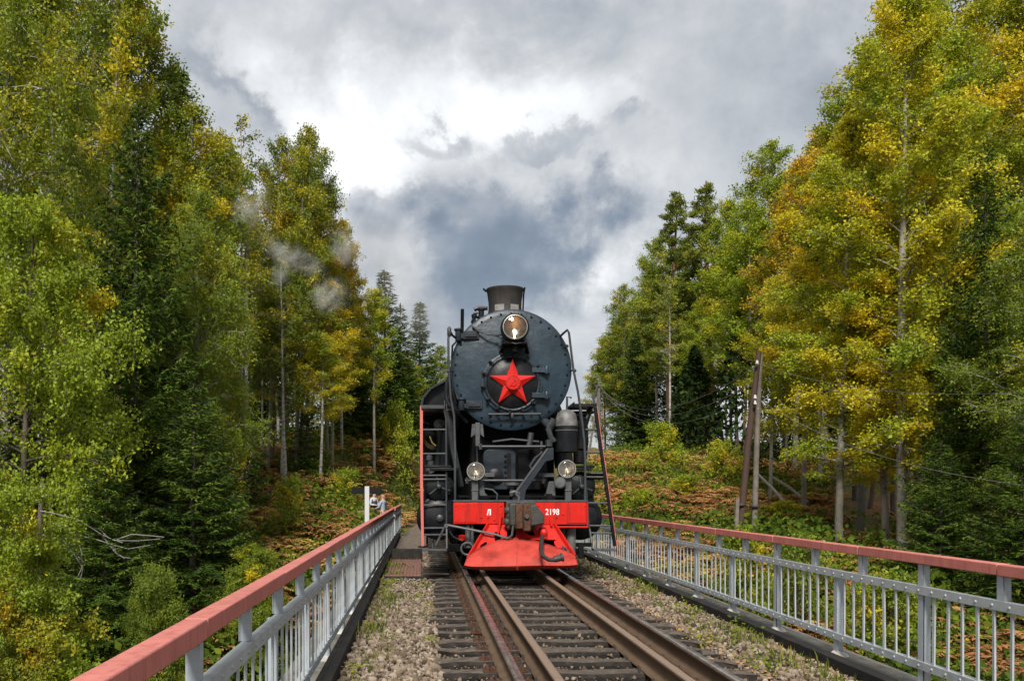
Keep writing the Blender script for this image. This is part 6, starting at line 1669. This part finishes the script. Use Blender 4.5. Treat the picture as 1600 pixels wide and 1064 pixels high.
ORD = 'first second third fourth fifth sixth seventh eighth ninth tenth eleventh twelfth thirteenth fourteenth fifteenth sixteenth'.split()
groups = {}
for o in col.objects:
    if o.get('group', '').startswith(('conifers deep', 'broadleaf trees deep', 'leafless trunks')): groups.setdefault(o['group'], []).append(o)
for g, os_ in groups.items():      # told apart by their order from the left, as far as the picture lets one
    os_.sort(key=lambda o: o.location.x / o.location.y)
    for i, o in enumerate(os_):
        what = 'dark conifer' if g.startswith('con') else 'green and yellow broadleaf tree' if g.startswith('bro') else 'leafless trunk'
        w = 'left wood' if 'left' in g else 'right wood'
        o['label'] = '%s %s from the left among those deep in the %s' % (ORD[i], what, w)
# grey dead branch hanging in front of the big spruce, and fallen trunks
M['dead_wood'] = mat('bleached_dead_wood', (.20, .185, .17), .9, var=.2, scale=9)
def dead_branch(name, label, paths, r0, m='dead_wood', cat='branch'):
    T = Tubes(); o0 = np.array(paths[0][0])
    for P in paths:
        P = np.array(P) - o0; n = len(P); T.add(P, np.linspace(r0 if P is paths[0] else r0 * .7, r0 * .25, n), 5)
    o = link(name, T.mesh(name, M[m]), None, tuple(o0)); tag(o, label, cat); return o
yb_ = 16.2
tk = empty('dead_tree', at(62, 1000, yb_), 'thin broken grey trunk with a bleached branch hanging before the big spruce', 'dead tree')
m = MB(); m.tube([at(63, 1010, yb_), at(61, 850, yb_), at(64, 780, yb_), at(66, 745, yb_)], [.06, .05, .04, .02], 8); m.build('trunk', M['spruce_bark'], tk)
r = np.random.default_rng(9)
for P in ([(64, 798), (80, 800), (100, 806), (120, 812), (142, 822), (160, 836), (180, 843), (215, 846), (250, 842)], [(80, 816), (105, 828), (125, 838), (150, 842), (175, 850), (200, 858), (235, 852)], [(66, 836), (90, 838), (105, 850), (118, 868), (128, 885), (120, 900)],
          [(160, 836), (170, 850), (180, 862), (195, 872)], [(120, 838), (128, 860), (130, 885), (126, 905)], [(142, 822), (155, 826), (170, 838), (190, 848)], [(180, 843), (205, 834), (230, 836), (255, 838)], [(100, 806), (112, 818), (118, 822)], [(175, 850), (185, 868), (205, 872)], [(105, 850), (112, 862), (125, 872), (130, 878)]):
    m = MB(); n = len(P); m.tube([at(px + r.normal(0, .8), py + r.normal(0, .8), yb_ - .1 - .25 * i / n + r.normal(0, .03)) for i, (px, py) in enumerate(P)], [.011 * (1 - .8 * i / n) + .0025 for i in range(n)], 5)
    m.build('branch', M['dead_wood'], tk)
for k, (a, b_, Y1, Y2, lab) in enumerate((((1182, 738), (1240, 802), 36, 33, 'fallen bleached trunk leaning down towards the speckled white aspen'), ((1206, 745), (1262, 785), 38, 35, 'thinner fallen pole crossing behind the leaning one'))):
    A_, B_ = at(*a, Y1), at(*b_, Y2); mid = A_.lerp(B_, .5) + Vector((0, 0, .08))
    m = MB(); m.tube([A_, mid, B_], [.05, .06, .07], 7); o = m.build('fallen_trunk', M['dead_wood'], None, origin=A_); tag(o, lab, 'fallen trunk')

# ================================================================ far forest, one mass
def far_mass():
    r = np.random.default_rng(5); Vs, Fs, Ts = [], [], []; off = 0
    for i in range(250):
        if i < 90: X, Y = r.uniform(-60, 110), r.uniform(125, 230)
        elif i < 165: Y = 46 + 70 * r.random() ** 1.5; X = wx(r.uniform(-300, 560), Y)
        else: Y = 48 + 70 * r.random() ** 1.5; X = wx(r.uniform(1060, 1950), Y)
        if i >= 90 and abs(X - float(centre(Y))) < 12: continue
        z0 = float(ground(X, Y)); H = r.uniform(11, 16) if i >= 90 else r.uniform(7, 11)
        px_ = 660 + X / Y * 1400
        cap = np.interp(px_, [-400, 250, 340, 560, 700, 1000, 1060, 1180, 1300, 1500], [150, 260, 400, 560, 640, 640, 560, 470, 360, 220])
        if i >= 90: H = min(H, CAMH - (cap - 759) / 1400 * Y - z0)
        if H < 3: continue
        W = r.uniform(1.6, 2.8); n = 1000 if i >= 90 else 420
        con = r.random() < .6
        t = r.random(n) ** .8
        rad = W * ((1 - t) ** .8 if con else np.clip(np.sin(np.pi * np.clip(t * .86 + .12, 0, 1)), 0, 1)) * r.uniform(.2, 1, n) ** .5
        a = r.random(n) * 6.28
        C = np.stack([X + rad * np.cos(a), Y + rad * np.sin(a), z0 + (.04 + .96 * t) * H - (rad * .25 if con else 0)], 1)
        v, f = leaves_np(C, .33 if con else .28, r, up=.3)
        Vs.append(v); Fs.append(f + off); off += len(v)
        Ts.append(r.normal(-.75 if con else r.uniform(-.4, .3), .25, n))
    m = tint_mat('far_foliage', [(0, (.014, .028, .010)), (.25, (.034, .058, .016)), (.55, (.075, .11, .022)), (.8, (.17, .17, .025)), (1, (.30, .21, .02))], trans=.2)
    return np_mesh('distant_forest', np.concatenate(Vs), [np.concatenate(Fs)], [m], np.concatenate(Ts))
tag(link('distant_forest', far_mass()), 'dark forest mass behind the trees of both sides', kind='stuff')

# ================================================================ bracken, undergrowth, grass
M['bracken'] = tint_mat('bracken', [(0, (.15, .065, .033)), (.25, (.33, .145, .062)), (.5, (.46, .235, .095)), (.72, (.48, .36, .09)), (.86, (.36, .33, .05)), (1, (.16, .21, .028))], trans=.25)
def fern_unit(r, n_fr=7):
    V, F = [], []
    for k in range(n_fr):
        a = 2 * math.pi * k / n_fr + r.normal(0, .3); L = r.uniform(.5, 1.0); h = r.uniform(.35, .8)
        o = np.array([math.cos(a), math.sin(a)]); sd_ = np.array([-o[1], o[0]])
        for j in range(9):
            u = .15 + .85 * j / 9
            c = np.array([*(o * L * u), h * (1.7 * u - 1.25 * u * u)])
            w = .26 * (1 - u) ** .8 + .03
            for s_ in (-1, 1):
                tip = c + np.array([*(sd_ * s_ * w + o * w * .45), -.06 * r.random() - .05 * w])
                b2 = c + np.array([*(o * .085), .0])
                i = len(V); V += [c, tip, b2]; F.append((i, i + 1, i + 2))
    return np.array(V), np.array(F)
def scatter_units(units, P, S, tint, r, spread):
    Vs, Fs, Ts = [], [], []; off = 0
    which = r.integers(len(units), size=len(P)); ang = r.random(len(P)) * 6.283
    for u in range(len(units)):
        V, F = units[u]; idx = np.where(which == u)[0]
        if not len(idx): continue
        c, s = np.cos(ang[idx]), np.sin(ang[idx])
        x = V[None, :, 0] * c[:, None] - V[None, :, 1] * s[:, None]; y = V[None, :, 0] * s[:, None] + V[None, :, 1] * c[:, None]
        v = np.stack([x, y, np.broadcast_to(V[None, :, 2], x.shape)], -1) * S[idx][:, None, None] + P[idx][:, None]
        Vs.append(v.reshape(-1, 3)); f = F[None] + (np.arange(len(idx)) * len(V))[:, None, None] + off; Fs.append(f.reshape(-1, F.shape[1])); off += len(idx) * len(V)
        Ts.append((tint[idx][:, None] + r.normal(0, spread, (len(idx), len(F)))).ravel())
    return np.concatenate(Vs), np.concatenate(Fs), np.concatenate(Ts)
def bank_points(n, r, zones):
    out = []
    for (px0, px1, Y0, Y1, w) in zones:
        k = int(n * w); Y = Y0 + (Y1 - Y0) * r.random(k); X = wx(px0 + (px1 - px0) * r.random(k), Y); out.append(np.stack([X, Y], 1))
    P = np.concatenate(out)
    dx = np.abs(P[:, 0] - centre(P[:, 1]))
    keep = (dx > 3.1) | (P[:, 1] < 29)
    keep &= ~((P[:, 0] > -1.5) & (P[:, 0] < 4.7) & (P[:, 1] < 31.5))
    P = P[keep]
    return np.column_stack([P, ground(P[:, 0], P[:, 1])])
fr = np.random.default_rng(21)
P = bank_points(6000, fr, [(380, 660, 22, 62, .42), (940, 1300, 24, 60, .50), (1250, 1600, 16, 34, .10), (150, 420, 12, 24, .04)])
clump = wobble(P[:, 0] * 1.3 + 30, P[:, 1] * .8, .8) + .6 * wobble(P[:, 0], P[:, 1] - 20, 2.0)
P = P[clump + fr.normal(0, .12, len(clump)) > .06]
patch = wobble(P[:, 0] * 1.0 + 30, P[:, 1], .55) + .3 * wobble(P[:, 0], P[:, 1] + 40, 1.6)
tint = -.12 + .8 * patch + fr.normal(0, .36, len(P))
tint = np.clip(tint, -1.0, 1.0)
V, F, T_ = scatter_units([fern_unit(fr) for _ in range(6)], P, fr.uniform(.6, 1.35, len(P)), tint, fr, .2)
tag(link('bracken', np_mesh('bracken', V, [F], [M['bracken']], T_)), 'rust orange and yellowing bracken covering the banks', kind='stuff')
M['herb'] = tint_mat('undergrowth', [(0, (.035, .065, .012)), (.4, (.085, .14, .018)), (.65, (.20, .24, .026)), (.85, (.38, .30, .028)), (1, (.42, .22, .03))], trans=.3)
def herb_unit(r, n=26, size=.11, h=.55, w=.42):
    C = np.stack([r.normal(0, w * .5, n), r.normal(0, w * .5, n), h * r.random(n) ** .8], 1)
    return leaves_np(C, size, r, up=.9)
P = bank_points(5200, fr, [(360, 690, 14, 70, .34), (900, 1300, 18, 80, .34), (1150, 1640, 10, 30, .20), (-60, 480, 7, 24, .28)])
patch = wobble(P[:, 0] + 11, P[:, 1] - 7, .5)
gap = wobble(P[:, 0] * 1.3 + 30, P[:, 1] * .8, .8) + .6 * wobble(P[:, 0], P[:, 1] - 20, 2.0) < 0     # leafy growth stands higher where the bracken leaves room
V, F, T_ = scatter_units([herb_unit(fr) for _ in range(6)], P, fr.uniform(.5, 1.2, len(P)) * np.where(gap, 1.6, .8), -.15 + .5 * patch + fr.normal(0, .25, len(P)), fr, .25)
tag(link('undergrowth', np_mesh('undergrowth', V, [F], [M['herb']], T_)), 'low green and yellow leafy undergrowth on the slopes', kind='stuff')
M['grass'] = tint_mat('grass', [(0, (.05, .075, .015)), (.5, (.13, .155, .03)), (1, (.30, .25, .07))], trans=.3)
def grass_unit(r, n=16, h=.35):
    V, F = [], []
    for k in range(n):
        a = r.random() * 6.28; b_ = np.array([r.normal(0, .07), r.normal(0, .07), 0]); hh = h * r.uniform(.5, 1.2); ln = hh * r.uniform(.15, .6); d = np.array([math.cos(a), math.sin(a), 0]); s_ = np.array([-d[1], d[0], 0]) * .008
        i = len(V); V += [b_ - s_, b_ + s_, b_ + d * ln * .35 + [0, 0, hh * .6] + s_ * .8, b_ + d * ln * .35 + [0, 0, hh * .6] - s_ * .8, b_ + d * ln + [0, 0, hh]]
        F += [(i, i + 1, i + 2), (i, i + 2, i + 3), (i + 3, i + 2, i + 4)]
    return np.array(V), np.array(F)
P = bank_points(2900, fr, [(480, 700, 26, 75, .45), (890, 1250, 26, 80, .55)])
V, F, T_ = scatter_units([grass_unit(fr) for _ in range(5)], P, fr.uniform(.8, 1.9, len(P)), fr.normal(0, .5, len(P)), fr, .2)
tag(link('grass', np_mesh('grass', V, [F], [M['grass']], T_)), 'rough grass on the banks beside the line', kind='stuff')
# weeds, moss tufts and dry leaves on the bridge deck
wr = np.random.default_rng(31)
WP = []
for px, py, n, s in ((985, 915, 16, .22), (950, 905, 14, .2), (1000, 930, 9, .16), (1075, 960, 12, .16), (1090, 950, 10, .2), (1118, 972, 8, .15), (1058, 930, 8, .14), (1145, 985, 10, .16), (1165, 1000, 8, .14), (1175, 1030, 9, .15), (1185, 1050, 8, .14), (1025, 955, 6, .12), (1100, 1000, 7, .14), (1090, 1012, 6, .10), (925, 890, 12, .2), (935, 897, 10, .2),
                     (600, 915, 14, .16), (590, 930, 12, .16), (560, 985, 9, .16), (610, 905, 10, .15), (615, 1000, 5, .12), (545, 1040, 8, .14), (665, 920, 6, .12), (660, 940, 5, .10), (680, 955, 5, .1), (655, 1010, 4, .1), (620, 890, 12, .2), (690, 965, 4, .08), (1222, 1055, 6, .12)):
    Y = (CAMH + .24) * 1400 / (py - 759); X = wx(px, Y)
    for k in range(int(n * .75)): WP.append((X + wr.normal(0, s), Y + wr.normal(0, s * 2.2), DECK_Z - .01))
WP = np.array(WP)
WP = WP[((WP[:, 0] > -.7) & (WP[:, 0] < .16)) | ((WP[:, 0] > 2.86) & (WP[:, 0] < 3.64))]
U = [herb_unit(wr, 22, .035, .13, .11) for _ in range(4)] 
V, F, T_ = scatter_units(U, WP, wr.uniform(.6, 1.3, len(WP)), wr.normal(.12, .25, len(WP)), wr, .2)
tag(link('weeds', np_mesh('weeds', V, [F], [M['herb']], T_)), 'small yellow green weeds growing in the ballast', kind='stuff')
GP = []
for k in range(290):
    left = wr.random() < .55
    GP.append((wr.normal(-.52, .14) if left else wr.normal(3.45, .2), wr.uniform(6.5, 24), DECK_Z - .01))
GP = np.array(GP); GP = GP[((GP[:, 0] > -.7) & (GP[:, 0] < .1)) | ((GP[:, 0] > 2.9) & (GP[:, 0] < 3.64))]
GP = GP[wobble(GP[:, 0] * 2, GP[:, 1], 1.1) > -.1]
V, F, T_ = scatter_units([grass_unit(wr, 14, .13) for _ in range(4)], GP, wr.uniform(.5, 1.2, len(GP)), wr.normal(0, .5, len(GP)), wr, .2)
tag(link('deck_grass', np_mesh('deck_grass', V, [F], [M['grass']], T_)), 'short grass tufts along the bridge kerbs', kind='stuff')
n = 2600
C = np.stack([np.where(wr.random(n) < .78, wr.uniform(2.88, 3.64, n), wr.uniform(-.7, 2.8, n)), wr.uniform(5.5, 16, n), DECK_Z + .018 + .012 * wr.random(n)], 1)
C[(C[:, 0] > .13) & (C[:, 0] < 2.88), 2] -= .012
lv, lf = leaves_np(C, .05, wr, up=2.5)
M['litter'] = tint_mat('dry_leaves', [(0, (.13, .07, .035)), (.5, (.34, .21, .12)), (1, (.46, .34, .18))], trans=.1)
tag(link('leaf_litter', np_mesh('leaf_litter', lv, [lf], [M['litter']], wr.normal(0, .5, n))), 'dry tan leaves lying on the ballast', kind='stuff')
# ================================================================ steam drifting from the engine
def steam(name, label, blobs, dens, colr=(.99, .99, .99), scale=1.2, lo=.42, hi=.75, res=3):
    """one closed rounded body per puff; noise inside gives it wisps"""
    m, nt, N, L = new_mat(name)
    out = N.new('ShaderNodeOutputMaterial'); v = N.new('ShaderNodeVolumePrincipled'); L.new(v.outputs[0], out.inputs['Volume'])
    v.inputs['Color'].default_value = (*colr, 1); v.inputs['Anisotropy'].default_value = 0
    tc = N.new('ShaderNodeTexCoord')
    n = N.new('ShaderNodeTexNoise'); n.inputs['Scale'].default_value = scale; n.inputs['Detail'].default_value = 4; n.inputs['Distortion'].default_value = .8; L.new(tc.outputs['Object'], n.inputs[0])
    f = N.new('ShaderNodeMapRange'); L.new(n.outputs['Fac'], f.inputs[0]); f.inputs[1].default_value = lo; f.inputs[2].default_value = hi; f.inputs[3].default_value = 0; f.inputs[4].default_value = dens
    # fade towards each body's skin: generated coordinates run 0..1 across its box
    mp = N.new('ShaderNodeVectorMath'); mp.operation = 'SUBTRACT'; L.new(tc.outputs['Generated'], mp.inputs[0]); mp.inputs[1].default_value = (.5, .5, .5)
    ln = N.new('ShaderNodeVectorMath'); ln.operation = 'LENGTH'; L.new(mp.outputs[0], ln.inputs[0])
    g = N.new('ShaderNodeMapRange'); g.interpolation_type = 'SMOOTHSTEP'; L.new(ln.outputs['Value'], g.inputs[0]); g.inputs[1].default_value = .5; g.inputs[2].default_value = .08; g.inputs[3].default_value = 0; g.inputs[4].default_value = 1
    k = N.new('ShaderNodeMath'); k.operation = 'MULTIPLY'; L.new(f.outputs[0], k.inputs[0]); L.new(g.outputs[0], k.inputs[1]); L.new(k.outputs[0], v.inputs['Density'])
    for c, rad, rot, lab in blobs:
        me = bpy.data.meshes.new(name); bm = bmesh.new(); bmesh.ops.create_icosphere(bm, subdivisions=3, radius=1); bm.to_mesh(me); bm.free(); me.materials.append(m)
        for p in me.vertices: p.co = Vector((p.co.x * rad[0], p.co.y * rad[1], p.co.z * rad[2]))
        o = link(name, me, None, tuple(c)); o.rotation_euler = (0, rot, 0); tag(o, lab, kind='stuff')
steam('steam', '', [
    (at(392, 325, 31), (.75, .7, 1.15), R(28), 'thin steam wisp before the yellowish birch'),
    (at(455, 400, 33), (1.7, .7, .62), R(28), 'steam wisp drifting past the middle of the left wood'),
    (at(440, 425, 32.5), (.5, .5, .7), R(10), 'small white steam puff below the drifting wisp'),
    (at(538, 385, 35), (.75, .7, 1.0), R(-20), 'steam wisp at the sky edge of the left wood'),
    (at(515, 460, 36), (1.0, .8, 1.0), R(20), 'faint steam over the golden aspen'),
], 1.7, scale=1.6, lo=.40, hi=.9)
steam('smoke', '', [
    (at(655, 480, 30), (2.4, 1.4, 1.2), R(48), 'thin grey brown smoke trailing from the chimney'),
    (at(610, 395, 33), (2.4, 1.5, 1.6), R(48), 'upper end of the thin smoke trail'),
], .26, colr=(.80, .74, .70), scale=.55, lo=.3, hi=.75)
